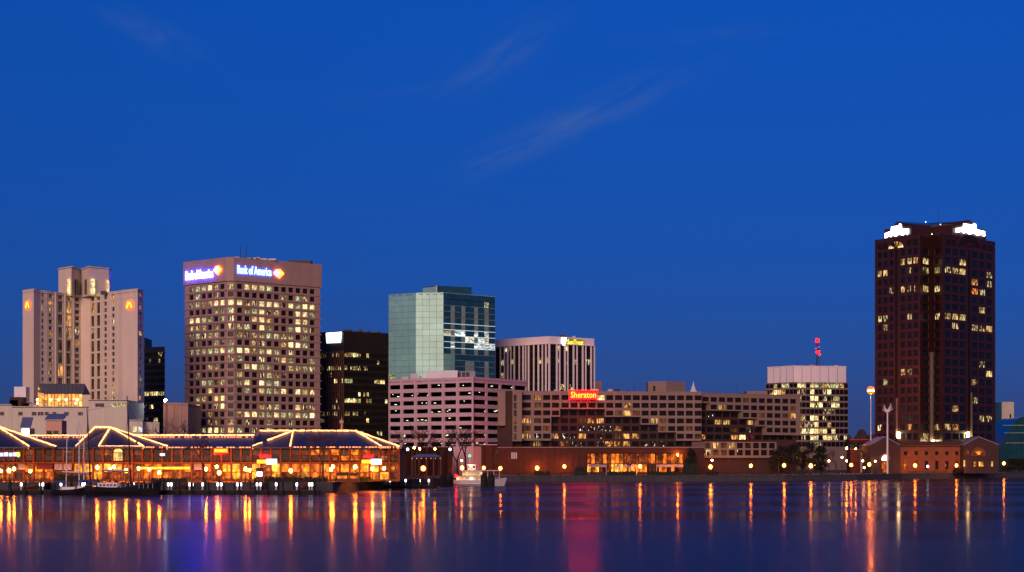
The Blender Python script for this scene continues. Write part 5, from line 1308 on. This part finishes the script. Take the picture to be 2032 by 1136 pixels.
front = [2, 18, 28, 60, 193, 218, 226, 250, 275, 296, 316, 409, 430, 435, 487, 495, 577, 657, 661, 705, 739, 762]
fy = [935, 934, 931, 935, 928, 931, 927, 934, 930, 932, 938, 931, 927, 938, 931, 934, 934, 932, 926, 927, 931, 930]
for i, (px, py) in enumerate(zip(front, fy)):
    lamp(px, py, 423 if px in (226, 430, 661, 28) else 416 + (i % 3) * 2, M['hps'], (.55, .68, .60)[i % 3], 'orange globe lamp before the market hall, %s from the left' % ORD[i], 'orange globe lamps on the quay before the market hall')
right = [(840, 930, 492), (917, 929, 626), (960, 929, 628), (993, 930, 632), (1066, 929, 638.6), (1120, 926, 638.6), (1270, 926, 637.5), (1410, 927, 646), (1490, 925, 650), (1556, 924, 638), (1609, 925, 645), (1689, 923, 660), (1725, 922, 675), (1816, 924, 703), (1898, 924, 703), (1992, 920, 760)]
for i, (px, py, Y) in enumerate(right):
    lamp(px, py, Y, M['hps_far'], (.86, .95, .80)[i % 3], 'orange globe lamp on the open quay right of the market hall, %s from the left' % ORD[i], 'orange globe lamps on the open quay')
for i, (px, py, Y) in enumerate([(822, 889, 540), (833, 891, 560), (863, 891, 560)]):
    lamp(px, py, Y, M['hps'], .5, 'tall orange street lamp near the blue gazebo, %s from the left' % ORD[i], 'tall street lamps by the gazebo')
for i, (px, py, Y) in enumerate([(809, 892, 545), (893, 892, 560)]):
    lamp(px, py, Y, M['whitelamp'], .42, 'tall white street lamp %s the blue gazebo' % ('left of' if i == 0 else 'right of'), 'tall white lamps by the gazebo')
small = [(1413, 914, 640), (1618, 923, 690), (1627, 922, 700), (1636, 921, 710), (1645, 915, 700), (1671, 908, 690), (1680, 915, 690), (1712, 915, 700), (1715, 928, 690), (1737, 916, 704)]
for i, (px, py, Y) in enumerate(small):
    lamp(px, py, Y, M['warmlamp'], .36, 'small warm lamp behind the right quay, %s from the left' % ORD[i], 'small warm lamps behind the right quay')
for px, py, lab in ((1680, 890, 'left one of two tall orange street lamps beside the maroon tower'), (1698, 891, 'right one of two tall orange street lamps beside the maroon tower')):
    lamp(px, py, 730, M['hps'], .68 if px == 1680 else .5, lab, 'tall street lamps beside the maroon tower')
lamp(1841, 926, 700, M['whitelamp'], .5, 'white globe lamp in front of the brick arcade', None)
lamp(1345, 903, 640.5, M['hps'], .5, 'orange lamp on the restaurant at its right end', None, 'restaurant_lamp')
lamp(328, 795, 770, M['whiteflood'], .6, 'bright white floodlight on a pole between hotel and brown tower', None, 'floodlight')
# tall mast light and white sculpture pole near the maroon tower
o = empty('mast_light', (X(1728, 720), 720, GZ), 'very tall pole with a blazing orange light left of the maroon tower', 'lamp')
x = X(1728, 720); zt = Z(775, 720)
MB().tube((x, 720, GZ), (x, 720, zt - .6), .28, .14, 8).part('post', M['paint'], o)
MB().lathe((x, 720, zt - .6), [(.2, 0), (.9, .1), (1.0, .35), (.5, .5)], 10).part('lamp_ring', M['metal'], o)
g = MB().ball((x, 720, zt), 1.75, 14, 10).part('globe', M['glow_shell'], o, True)  # glowing shell added as a halo around the floodlight heads
for k in range(8):
    a = k * math.pi / 4; MB().ball((x + .75 * math.cos(a), 720 + .75 * math.sin(a), zt - .15), .38, 8, 6).part('lamp', M['hps_big'], g, True)
o = empty('winged_pole', (X(1761, 690), 692, GZ), 'white pole topped by a white winged bird shape before the maroon tower', 'sculpture')
x = X(1761, 692); zt = Z(818, 692)
MB().tube((x, 692, GZ), (x, 692, zt), .42, .30, 10).part('post', M['paint'], o)
for sx in (-1, 1):
    mb = MB()
    for k in range(4):
        a = Vector((x + sx * .2, 692, zt - .1 + k * .15)); b_ = Vector((x + sx * (2.2 - k * .25), 691.6 + k * .2, zt + 1.0 + k * .75 + (.4 if sx > 0 else -.2)))
        mb.tube(a, b_, .22, .08, 5)
    mb.part('wing', M['paint'], o)
MB().lathe((x, 692, zt - .3), [(.32, 0), (.5, .3), (.4, .9), (.12, 1.5)], 8).part('body', M['paint'], o)

# ------------------------------------------------------------------ gazebo, planters, hedges, railings
o = empty('gazebo', (X(846, 520), 520, GZ), 'small blue-roofed gazebo on posts by the bare trees', 'gazebo')
x0, x1 = X(815, 520), X(878, 520); ze = Z(908, 520); zr = Z(901.5, 522)
mb = MB(); cs = [(x0, 517, ze), (x1, 517, ze), (x1, 525, ze), (x0, 525, ze)]; r0, r1 = (x0 + 2.2, 521, zr), (x1 - 2.2, 521, zr)
for f in ((cs[0], cs[1], r1, r0), (cs[1], cs[2], r1), (cs[2], cs[3], r0, r1), (cs[3], cs[0], r0), cs[::-1]): mb.face(f)
mb.part('roof', M['bluemetal'], o)
for k in range(5):
    x = x0 + .5 + (x1 - x0 - 1) * k / 4; MB().tube((x, 517.6, GZ), (x, 517.6, ze - .01), .14, n=8).part('post', M['tanbrick'], o)
for k in range(7):
    x = x0 + .6 + (x1 - x0 - 1.2) * k / 6; MB().ball((x, 517.2, ze - .35), .10, 6, 4).part('lamp', M['signamber'], o)
def hedge(px0, px1, Y, h, label):
    mb = MB(); x0, x1 = X(px0, Y), X(px1, Y); k = int((x1 - x0) * 26 * h)
    for i in range(k):
        c = Vector((rnd.uniform(x0, x1), Y + rnd.uniform(-.7, .7), GZ + h * rnd.uniform(0, 1) * rnd.uniform(.8, 1.12))); a = Vector((rnd.gauss(0, 1), rnd.gauss(0, 1), rnd.gauss(0, 1))).normalized() * .28
        b_ = a.cross(Vector((rnd.gauss(0, 1), rnd.gauss(0, 1), rnd.gauss(0, 1)))).normalized() * .2
        mb.face([c - a, c - b_, c + a, c + b_])
    mb.box(x0, x1, Y - .5, Y + .5, GZ - .05, GZ + h * .7)
    mb.thing('hedge', M['hedge'], label, 'hedge', 'clipped hedges along the quay')
for px0, px1, Y, h, lab in ((112, 172, 419, 2.0, 'dark hedge before the market hall behind the schooner'), (300, 372, 413, 1.0, 'low hedge under the long lit strip of the market hall'), (505, 650, 417, 1.4, 'long hedge before the market hall below the white lit sign'), (664, 735, 425, 1.3, 'hedge before the right end of the market hall'),
                            (1060, 1092, 604, 1.6, 'hedge at the foot of the terrace wall between two lamps'), (1140, 1164, 604, 3.0, 'dark bush clump left of the glazed restaurant'), (1205, 1262, 607, 1.5, 'hedge below the pale pointed awnings'), (1285, 1342, 609, 1.5, 'hedge below the long pale awning of the restaurant'),
                            (1356, 1384, 626, 6.0, 'tall dark shrub at the right end of the restaurant'), (1402, 1424, 608, 1.4, 'small dark hedge at the quay edge under the low hotel block')):
    hedge(px0, px1, Y, h, lab)
def railing(px0, Y0, px1, Y1, n, label, z=GZ):
    a, b_ = Vector((X(px0, Y0), Y0, z)), Vector((X(px1, Y1), Y1, z)); o = empty('railing', (a + b_) / 2, label, 'railing', 'railings along the quay edge')
    me = MB().box(-.06, .06, -.06, .06, 0, 1.1).mesh('post', M['wood'])
    for i in range(n + 1): inst('post', me, o, a + (b_ - a) * (i / n))
    for h in (.45, .8, 1.1): MB().tube(a + Vector((0, 0, h)), b_ + Vector((0, 0, h)), .05, n=4).part('rail', M['wood'], o)
railing(-60, 405, 655, 405, 90, 'long quay railing before the market hall')
railing(742, 445, 858, 500, 30, 'quay railing between market hall and ferry')
railing(1000, 593, 1180, 597, 36, 'quay railing below the brick terrace wall')
railing(1420, 606, 1600, 621, 36, 'quay railing below the low hotel block')
railing(1800, 695, 2030, 746, 40, 'quay railing before the brick arcade')
# market kiosks on the quay
for i, (p0, p1, y0, lab) in enumerate(((668, 690, 941, 'left tan kiosk on the quay before the market hall'), (693, 712, 942, 'right tan kiosk on the quay before the market hall'), (508, 522, 930, 'white lit drinks kiosk on the quay'))):
    Y = 410; o = empty('kiosk', (X((p0 + p1) / 2, Y), Y, GZ), lab, 'kiosk'); x0, x1 = X(p0, Y), X(p1, Y); h = 1.9 if i < 2 else 3.0
    MB().box(x0, x1, Y, Y + 2, GZ, GZ + h).part('body', M['tanbrick'], o)
    MB().prism([(x0 - .2, Y - .4), (x1 + .2, Y - .4), (x1 + .2, Y + 2.2), (x0 - .2, Y + 2.2)], GZ + h + .01, GZ + h + .2, z1s=[GZ + h + .15, GZ + h + .15, GZ + h + .5, GZ + h + .5]).part('roof', M['tanbrick'], o)
    MB().box(x0 + .2, x1 - .2, Y - .08, Y, GZ + h * .5, GZ + h * .85).part('hatch', M['shopamber'] if i < 2 else M['signwhite'], o)

# ------------------------------------------------------------------ docks with pilings and light pedestals
def dock(px0, px1, Ya, Yb, z, label, np_):
    x0, x1 = X(px0, Ya), X(px1, Ya); o = empty('dock', ((x0 + x1) / 2, (Ya + Yb) / 2, 0), label, 'dock', 'timber docks')
    k = int((x1 - x0) / 3)
    for i in range(k):
        a = x0 + (x1 - x0) * i / k; MB().box(a + .03, x0 + (x1 - x0) * (i + 1) / k - .03, Ya, Yb, z - .25, z + rnd.uniform(-.02, .02)).part('deck_board', M['wood'], o)
    MB().box(x0, x1, Ya + .2, Yb - .2, -.6, z - .26).part('float', M['pile'], o)
    me = MB().lathe((0, 0, -1.5), [(.22, 0), (.22, 4.1), (.05, 4.5)], 7).mesh('piling', M['pile'])
    for i in range(np_):
        p = inst('piling', me, o, (x0 + (x1 - x0) * (i + rnd.uniform(.3, .7)) / np_, Ya - .3 if i % 2 else Yb + .3, rnd.uniform(-.5, .4)))
    return o
dock(-60, 632, 371, 375, 1.0, 'long timber dock before the market hall', 46)
dock(640, 866, 452, 456, .9, 'short timber dock right of the long dock', 20)
for k, px in enumerate((60, 350, 505, 600)):
    x = X(px, 390); o = empty('gangway', (x, 390, 0), 'gangway from the quay to the long dock, %s from the left' % ORD[k], 'gangway', 'gangways')
    MB().prism([(x - .7, 375.1), (x + .7, 375.1), (x + .7, 403.8), (x - .7, 403.8)], .75, 1.0, z1s=[1.0, 1.0, GZ + .1, GZ + .1]).part('ramp', M['wood'], o)
    for sx in (-.7, .7): MB().tube((x + sx, 375.2, 1.95), (x + sx, 403.8, GZ + 1.05), .05, n=4).part('handrail', M['metal'], o)
ped_post = MB().lathe((0, 0, 0), [(.16, 0), (.14, .8), (.17, .85)], 7).mesh('post', M['paint']); ped_lamp = MB().lathe((0, 0, .86), [(.20, 0), (.22, .1), (.22, .62), (.12, .72)], 8).mesh('lamp', M['whitelamp'])
def pedestal(px, Y, z, label, g):
    o = empty('dock_light', (X(px, Y), Y, z), label, 'dock light', g); inst('post', ped_post, o, o.location); inst('lamp', ped_lamp, o, o.location)
for i, px in enumerate([-20, 42, 80, 85, 121, 164, 169, 265, 334, 340, 376, 382, 402, 432, 439, 471, 478, 510, 517, 548, 589, 592, 614, 619]):
    pedestal(px, 373, 1.02, 'white dock light on the long dock, %s from the left' % (ORD[i - 1] if i else 'outermost'), 'white dock lights on the long dock')
for i, px in enumerate([750, 755, 761, 774, 805, 835, 851]):
    pedestal(px, 454, .92, 'white dock light on the short dock, %s from the left' % ORD[i], 'white dock lights on the short dock')
pm = MB().lathe((0, 0, -2), [(.5, 0), (.45, 5.0), (.12, 5.7)], 8).mesh('piling', M['pile'])
for k, (px, Y, lab) in enumerate(((880, 486, 'thick mooring piling cluster at the left end of the ferry'), (893, 492, 'second mooring piling cluster right of the first, by the ferry stern'), (961, 478, 'mooring piling cluster in front of the ferry bow'), (975, 478, 'rightmost mooring piling cluster in front of the ferry'))):
    o = empty('mooring_dolphin', (X(px, Y), Y, 0), lab, 'piling', 'mooring pilings by the ferry')
    for (dx, dy, dz) in ((-.55, 0, 0), (.5, .1, -.15), (0, -.5, .1), (.1, .5, .5)): inst('piling', pm, o, (X(px, Y) + dx, Y + dy, dz))
    MB().lathe((X(px, Y), Y, 2.0), [(1.08, 0), (1.08, .25)], 12).part('binding', M['metal'], o)

bol = MB().lathe((0, 0, 0), [(.26, 0), (.2, .12), (.17, .6), (.3, .7), (.28, .85), (.1, .92)], 9).mesh('bollard', M['metal'])
k = 0
for a, b_ in zip(sp[5:-2], sp[6:-1]):
    A, B = Vector(a), Vector(b_)
    for i in range(max(1, int((B - A).length / 14))):
        p = A + (B - A) * ((i + .5) / max(1, int((B - A).length / 14)))
        if p.x > 230 or k >= len(ORD): break
        o = inst('bollard', bol, None, (p.x, p.y + 1.0, GZ)); tag(o, 'iron mooring bollard on the open quay edge, %s from the left' % ORD[k], 'bollard', 'bollards on the open quay'); k += 1
# ------------------------------------------------------------------ boats
def hull(x0, x1, Yc, beam, free, sheer, m, o, nm='hull', bow_right=True):
    mb = MB(); S = 18; secs = []
    for i in range(S + 1):
        f = i / S; g = f if bow_right else 1 - f
        w = beam / 2 * (math.sin(min(1, (1 - f) * 2.2) * math.pi / 2) ** .8 if True else 1) * (.72 + .28 * min(1, f * 4)); w = max(w, .06)
        zt = free + sheer * (2 * f - .75) ** 2
        x = x0 + (x1 - x0) * g; rake = .9 * (f ** 3)
        secs.append([(x, Yc - w, zt), (x - (rake if bow_right else -rake) * .5, Yc - w * .86, zt * .45), (x - (rake if bow_right else -rake), Yc - w * .5, -.4), (x - (rake if bow_right else -rake), Yc + w * .5, -.4), (x - (rake if bow_right else -rake) * .5, Yc + w * .86, zt * .45), (x, Yc + w, zt)])
    for i in range(S):
        for k in range(5): mb.face([secs[i][k], secs[i + 1][k], secs[i + 1][k + 1], secs[i][k + 1]])
        mb.face([secs[i][5], secs[i + 1][5], secs[i + 1][0], secs[i][0]])
    mb.face(secs[0]); mb.face(secs[S][::-1])
    return mb.part(nm, m, o)
def spar(o, a, b_, r0, r1, m, nm='mast'): MB().tube(a, b_, r0, r1, 8).part(nm, m, o)
# schooner with two dark raked masts
o = empty('schooner', (X(245, 366), 366, 0), 'dark-hulled two-masted schooner with tall raked dark masts', 'sailboat')
hull(X(172, 366), X(322, 366), 366, 5.0, 1.7, .9, M['hullblack'], o)
MB().box(X(196, 366), X(235, 366), 364.9, 367.1, 1.6, 2.7).part('deckhouse', M['paint'], o)
for k in range(5): x = X(200 + k * 7, 366); MB().box(x, x + .45, 364.82, 364.92, 2.0, 2.4).part('porthole', M['winglass'], o)
MB().box(X(262, 366), X(285, 366), 365.2, 366.8, 1.5, 2.3).part('hatch', M['wood'], o)
for pb_, pt_, py in ((180, 172.5, 808), (260, 252, 786)):
    a, b_ = Vector((X(pb_, 366), 366, 1.4)), P3(pt_, py, 366); spar(o, a, b_, .20, .09, M['metal'])
    for dx in (-1.6, 1.6):
        MB().tube((a.x + dx, 366 - 2, 1.8), a + (b_ - a) * .82, .035, n=3).part('stay', M['metal'], o); MB().tube((a.x + dx, 366 + 2, 1.8), a + (b_ - a) * .82, .035, n=3).part('stay', M['metal'], o)
    q = a + (b_ - a) * .18; spar(o, q, q + Vector((-6.2, 0, .3)), .12, .09, M['wood'], 'boom'); MB().tube(q + Vector((-.2, 0, .25)), q + Vector((-6.0, 0, .5)), .26, .18, 6).part('furled_sail', M['palecanvas'], o)
spar(o, (X(318, 366), 366, 2.2), (X(338, 366), 366, 3.4), .14, .06, M['wood'], 'bowsprit')
MB().tube((X(337, 366), 366, 3.4), P3(253, 800, 366), .035, n=3).part('stay', M['metal'], o); MB().tube(P3(253, 800, 366), P3(173, 815, 366), .03, n=3).part('stay', M['metal'], o)
for k in range(14): x = X(190 + k * 9, 366); MB().tube((x, 363.9, 1.5), (x, 363.9, 2.5), .04, n=4).part('stanchion', M['paint'], o)
# three smaller sailboats with pale masts
def sloop(px0, px1, Y, pm_, pyt, cover, label, free=1.15):
    o = empty('sloop', (X((px0 + px1) / 2, Y), Y, 0), label, 'sailboat', 'moored sloops'); hull(X(px0, Y), X(px1, Y), Y, 3.2, free, .4, M['hullblack'] if cover else M['hullwhite'], o)
    MB().box(X(px0 + (px1 - px0) * .3, Y), X(px0 + (px1 - px0) * .68, Y), Y - .8, Y + .8, free - .05, free + .6).part('cabin', M['hullwhite'], o)
    a = Vector((X(pm_ - 2 if cover else pm_, Y), Y, free)); b_ = P3(pm_, pyt, Y); spar(o, a, b_, .13, .10, M['paint'])
    q = a + Vector((0, 0, 1.5)); e = Vector((X(px0 + 2, Y), Y, q.z + .1)) if cover else q + Vector((3.4, 0, .1))
    spar(o, q, e, .08, .07, M['paint'], 'boom'); MB().tube(q + Vector((0, 0, .16)), e + Vector((0, 0, .12)), .32, .2, 7).part('sail_cover', M['hullblue'], o)
    for p in (px0, px1): MB().tube((X(p, Y), Y, free + .1), b_ - Vector((0, 0, .3)), .03, n=3).part('stay', M['metal'], o)
    MB().tube(b_ - Vector((.9, 0, 3.2)), b_ - Vector((-.9, 0, 3.2)), .05, n=4).part('spreader', M['paint'], o)
sloop(104, 172, 368, 133, 868, True, 'moored sloop with white mast and navy sail cover left of the schooner')
sloop(140, 190, 383, 157, 832, False, 'moored sloop with the tallest pale mast, behind the navy-covered sloop')
sloop(156, 200, 388, 166.5, 862, False, 'small moored sloop with a short thin pale mast beside the schooner')
# small two-deck ferry
def ferry():
    Y = 500; o = empty('small_ferry', (X(940, Y), Y, 0), 'small white two-deck ferry with lit decks moored by dark pilings', 'ferry')
    hull(X(886, Y), X(1006, Y), Y, 5.5, 1.7, .5, M['hullwhite'], o)
    def deck(p0, p1, y0, y1, m, nm): MB().box(X(p0, Y), X(p1, Y), Y - 2.2, Y + 2.2, Z(y1, Y), Z(y0, Y)).part(nm, m, o)
    MB().box(X(886, Y), X(978, Y), Y - 2.85, Y - 2.6, .55, .8).part('rubbing_strake', M['paint'], o)
    z = 1.7
    deck(906, 962, 945, 945.8, M['hullwhite'], 'deck')
    n = 9
    for k in range(n):
        x0, x1 = X(906 + 56 * k / n, Y), X(906 + 56 * (k + 1) / n, Y)
        MB().box(x0 + .12, x1 - .12, Y - 2.1, Y - 2.0, 1.75, Z(946.4, Y)).part('cabin_window', M['shipwarm'], o); MB().box(x0 - .1, x0 + .1, Y - 2.15, Y - 1.95, 1.6, Z(945.9, Y)).part('cabin_post', M['hullwhite'], o)
    MB().box(X(906, Y), X(962, Y), Y - 1.9, Y + 2.1, 1.6, Z(946, Y)).part('cabin', M['hullwhite'], o)
    n = 7
    for k in range(n):
        x0, x1 = X(918 + 40 * k / n, Y), X(918 + 40 * (k + 1) / n, Y)
        MB().box(x0 + .1, x1 - .1, Y - 1.9, Y - 1.8, Z(944, Y), Z(936, Y)).part('cabin_window', M['shipwarm'], o)
        MB().box(x0 - .08, x0 + .08, Y - 1.95, Y - 1.75, Z(944.9, Y), Z(935, Y)).part('cabin_post', M['hullwhite'], o)
    deck(914, 992, 933.6, 934.6, M['hullwhite'], 'canopy')
    MB().box(X(928, Y), X(944, Y), Y - 1.2, Y + 1.2, Z(933.5, Y), Z(923, Y)).part('wheelhouse', M['hullwhite'], o)
    for k in range(3): x = X(929.5 + k * 4.8, Y); MB().box(x, x + .5, Y - 1.3, Y - 1.2, Z(929, Y), Z(925, Y)).part('wheelhouse_window', M['winglass'], o)
    MB().box(X(926, Y), X(946, Y), Y - 1.5, Y + 1.5, Z(922.9, Y), Z(921.6, Y)).part('wheelhouse_roof', M['hullwhite'], o)
    for px in (968, 980, 991): MB().tube((X(px, Y), Y - 2, 1.7), (X(px, Y), Y - 2, Z(934.7, Y)), .08, n=5).part('awning_post', M['paint'], o)
    spar(o, (X(932, Y), Y, Z(921.7, Y)), P3(932, 902, Y), .09, .05, M['paint'])
    for px, py, m, r in ((932, 905, M['signgreen'], .36), (916, 914, M['warmlamp'], .28), (934, 925, M['warmlamp'], .34), (905, 944, M['signred'], .32), (936, 950, M['whitelamp'], .34)):
        q = P3(px, py, Y - 2.5); MB().ball((q.x, q.y, q.z), r).part('lamp', m, o, True)
        if py == 914: MB().tube((q.x, q.y, q.z), (q.x + .3, q.y + 2, Z(935, Y)), .06, n=4).part('lamp_pole', M['paint'], o)
    for k in range(12): x = X(890 + k * 9.3, Y); MB().tube((x, Y - 2.3, 1.65), (x, Y - 2.3, 2.6), .04, n=4).part('stanchion', M['paint'], o)
    MB().tube((X(890, Y), Y - 2.3, 2.6), (X(992, Y), Y - 2.3, 2.6), .05, n=4).part('handrail', M['paint'], o)
ferry()

# ------------------------------------------------------------------ trees
def bare_tree(px, Y, pytop, label, spread=1.0, seed=1, base=GZ):
    rg_ = random.Random(seed); H = Z(pytop, Y) - base; o = empty('bare_tree', (X(px, Y), Y, base), label, 'tree', 'bare winter trees')
    tr, cr = MB(), MB()
    def grow(p, d, L, r, lev):
        q = p + d * L; (tr if lev < 2 else cr).tube(p, q, r, r * .68, 5 if lev < 2 else 3, caps=False)
        if lev >= 6 or r < .012: return
        for k in range(3 if lev in (1, 2, 3) else 2):
            a = Vector((rg_.gauss(0, 1), rg_.gauss(0, 1), rg_.gauss(0, .5))).normalized(); nd = (d + a * (.55 * spread + .05 * lev)); nd.z = abs(nd.z) * .8 + .12; nd.normalize()
            grow(p + d * L * rg_.uniform(.72, 1.0), nd, L * rg_.uniform(.62, .82), r * .62, lev + 1)
    grow(Vector((X(px, Y), Y, base - .1)), Vector((rg_.uniform(-.05, .05), 0, 1)).normalized(), H * .27, H * .016 + .05, 0)
    zm = max(v[2] for v in cr.v); k = H / (zm - base)
    for m in (tr, cr): m.v = [(o.location.x + (x - o.location.x) * k, o.location.y + (y - o.location.y) * k, base + (z - base) * k) for x, y, z in m.v]
    tr.part('trunk', M['bark'], o); cr.part('crown', M['bark'], o)
for i, (px, Y, py, lab, sp_) in enumerate(((824, 575, 835, 'largest bare tree in front of the pink parking garage', 1.25), (800, 570, 848, 'bare tree at the left corner of the pink garage', 1.0), (871, 590, 838, 'slender bare tree before the middle of the pink garage', .8), (925, 600, 842, 'bare tree before the right end of the pink garage', 1.0),
        (908, 606, 858, 'low bare tree left of the ferry lights', 1.0), (345, 640, 828, 'bare tree before the plain peach block', 1.0), (640, 416, 852, 'bare tree before the right pavilion roof of the market hall', .9), (405, 417, 862, 'bare tree before the middle of the market hall', .8), (1697, 700, 892, 'bare tree beside the street lamps left of the maroon tower', 1.0), (1660, 720, 890, 'bare tree right of the dark evergreens', 1.1))):
    bare_tree(px, Y, py, lab, sp_, 40 + i)
def evergreen(px, Y, pytop, wpx, label, seed):
    rg_ = random.Random(seed); base = GZ; H = Z(pytop, Y) - base; W_ = wpx * Y / F / 2; o = empty('evergreen_tree', (X(px, Y), Y, base), label, 'tree', 'dark evergreen trees')
    x, y = X(px, Y), Y; MB().tube((x, y, base - .1), (x, y, base + H * .7), .35, .12, 8).part('trunk', M['bark'], o); mb = MB()
    cl = []
    for k in range(26):
        t_ = rg_.uniform(.18, .95); a = rg_.uniform(0, 6.283); rr = W_ * (1 - .55 * t_) * rg_.uniform(.35, 1.0); cl.append((Vector((x + rr * math.cos(a), y + rr * math.sin(a), base + H * t_)), rg_.uniform(.5, 1.0) * W_ * .38))
    for c, r in cl:
        for k in range(85):
            p = c + Vector((rg_.gauss(0, .5), rg_.gauss(0, .5), rg_.gauss(0, .42))) * r; a = Vector((rg_.gauss(0, 1), rg_.gauss(0, 1), rg_.gauss(0, .6))).normalized() * .36; b_ = a.cross(Vector((rg_.gauss(0, 1), rg_.gauss(0, 1), rg_.gauss(0, 1)))).normalized() * .24
            p.z = min(p.z, base + H); mb.face([p - a, p - b_, p + a, p + b_])
    mb.part('crown', M['leaf'], o)
for i, (px, Y, py, w, lab) in enumerate(((1545, 645, 884, 44, 'leftmost dark evergreen before the low hotel block'), (1575, 650, 877, 48, 'tallest dark evergreen, second of the row'), (1604, 655, 875, 46, 'dark evergreen third of the row, before the banded office'), (1630, 660, 885, 36, 'small dark evergreen at the right end of the row'), (1371, 640, 890, 22, 'narrow dark evergreen at the right end of the glazed restaurant'))):
    evergreen(px, Y, py, w, lab, 80 + i)
# shrubs at the right quay and the far bank
for i, (px, Y, w, h, lab) in enumerate(((1905, 708, 26, 2.0, 'dark shrub under the lamp before the brick arcade'), (2018, 770, 50, 6.0, 'dark tree mass at the right edge before the teal block'))):
    evergreen(px, Y, HOR - (GZ + h - CAMZ) * F / Y, w, lab, 95 + i)
fb = MB(); rg_ = random.Random(5)
for i in range(1000):
    x = X(rg_.uniform(1640, 3000) if i % 2 else rg_.uniform(-800, 1650), 1500); y = 1500 + rg_.uniform(-30, 30); h = rg_.uniform(14, 34); w = rg_.uniform(5, 11)
    fb.lathe((x, y, GZ - 1), [(w * .5, 0), (w, h * .35), (w * .8, h * .7), (w * .2, h)], 6)
fb.thing('far_woods', M['farwood'], 'hazy line of far trees between the office blocks', 'woods', kind='stuff')
# red-lit road ramp between the banded office and the maroon tower
o = empty('road_ramp', (X(1708, 790), 790, GZ), 'raised road ramp glowing red left of the maroon tower', 'ramp')
MB().box(X(1684, 790), X(1742, 790), 788, 798, Z(879, 790), Z(872, 790)).part('deck', M['redbrick'], o)
for px in (1690, 1708, 1726): MB().box(X(px, 790) - .8, X(px, 790) + .8, 790, 794, GZ, Z(879.1, 790)).part('pier', M['concrete'], o)
MB().box(X(1684, 790), X(1742, 790), 787.6, 787.9, Z(873.2, 790), Z(872.4, 790)).part('tail_lamps', emit('tail_lamp_row', (1.0, .05, .01), .7), o)
o = empty('low_depot', (X(1702, 735), 740, GZ), 'low grey depot below the road ramp', 'building')
MB().box(X(1686, 740), X(1730, 740), 738, 746, GZ, Z(893, 740)).part('wall', M['redbrick'], o); MB().box(X(1685, 740), X(1731, 740), 737.6, 746.4, Z(893, 740) + .01, Z(891.5, 740)).part('roof', M['greyroof'], o)
MB().box(X(1707, 738), X(1722, 738), 737.8, 738, GZ, Z(898, 740)).part('door', M['greymetal'], o)
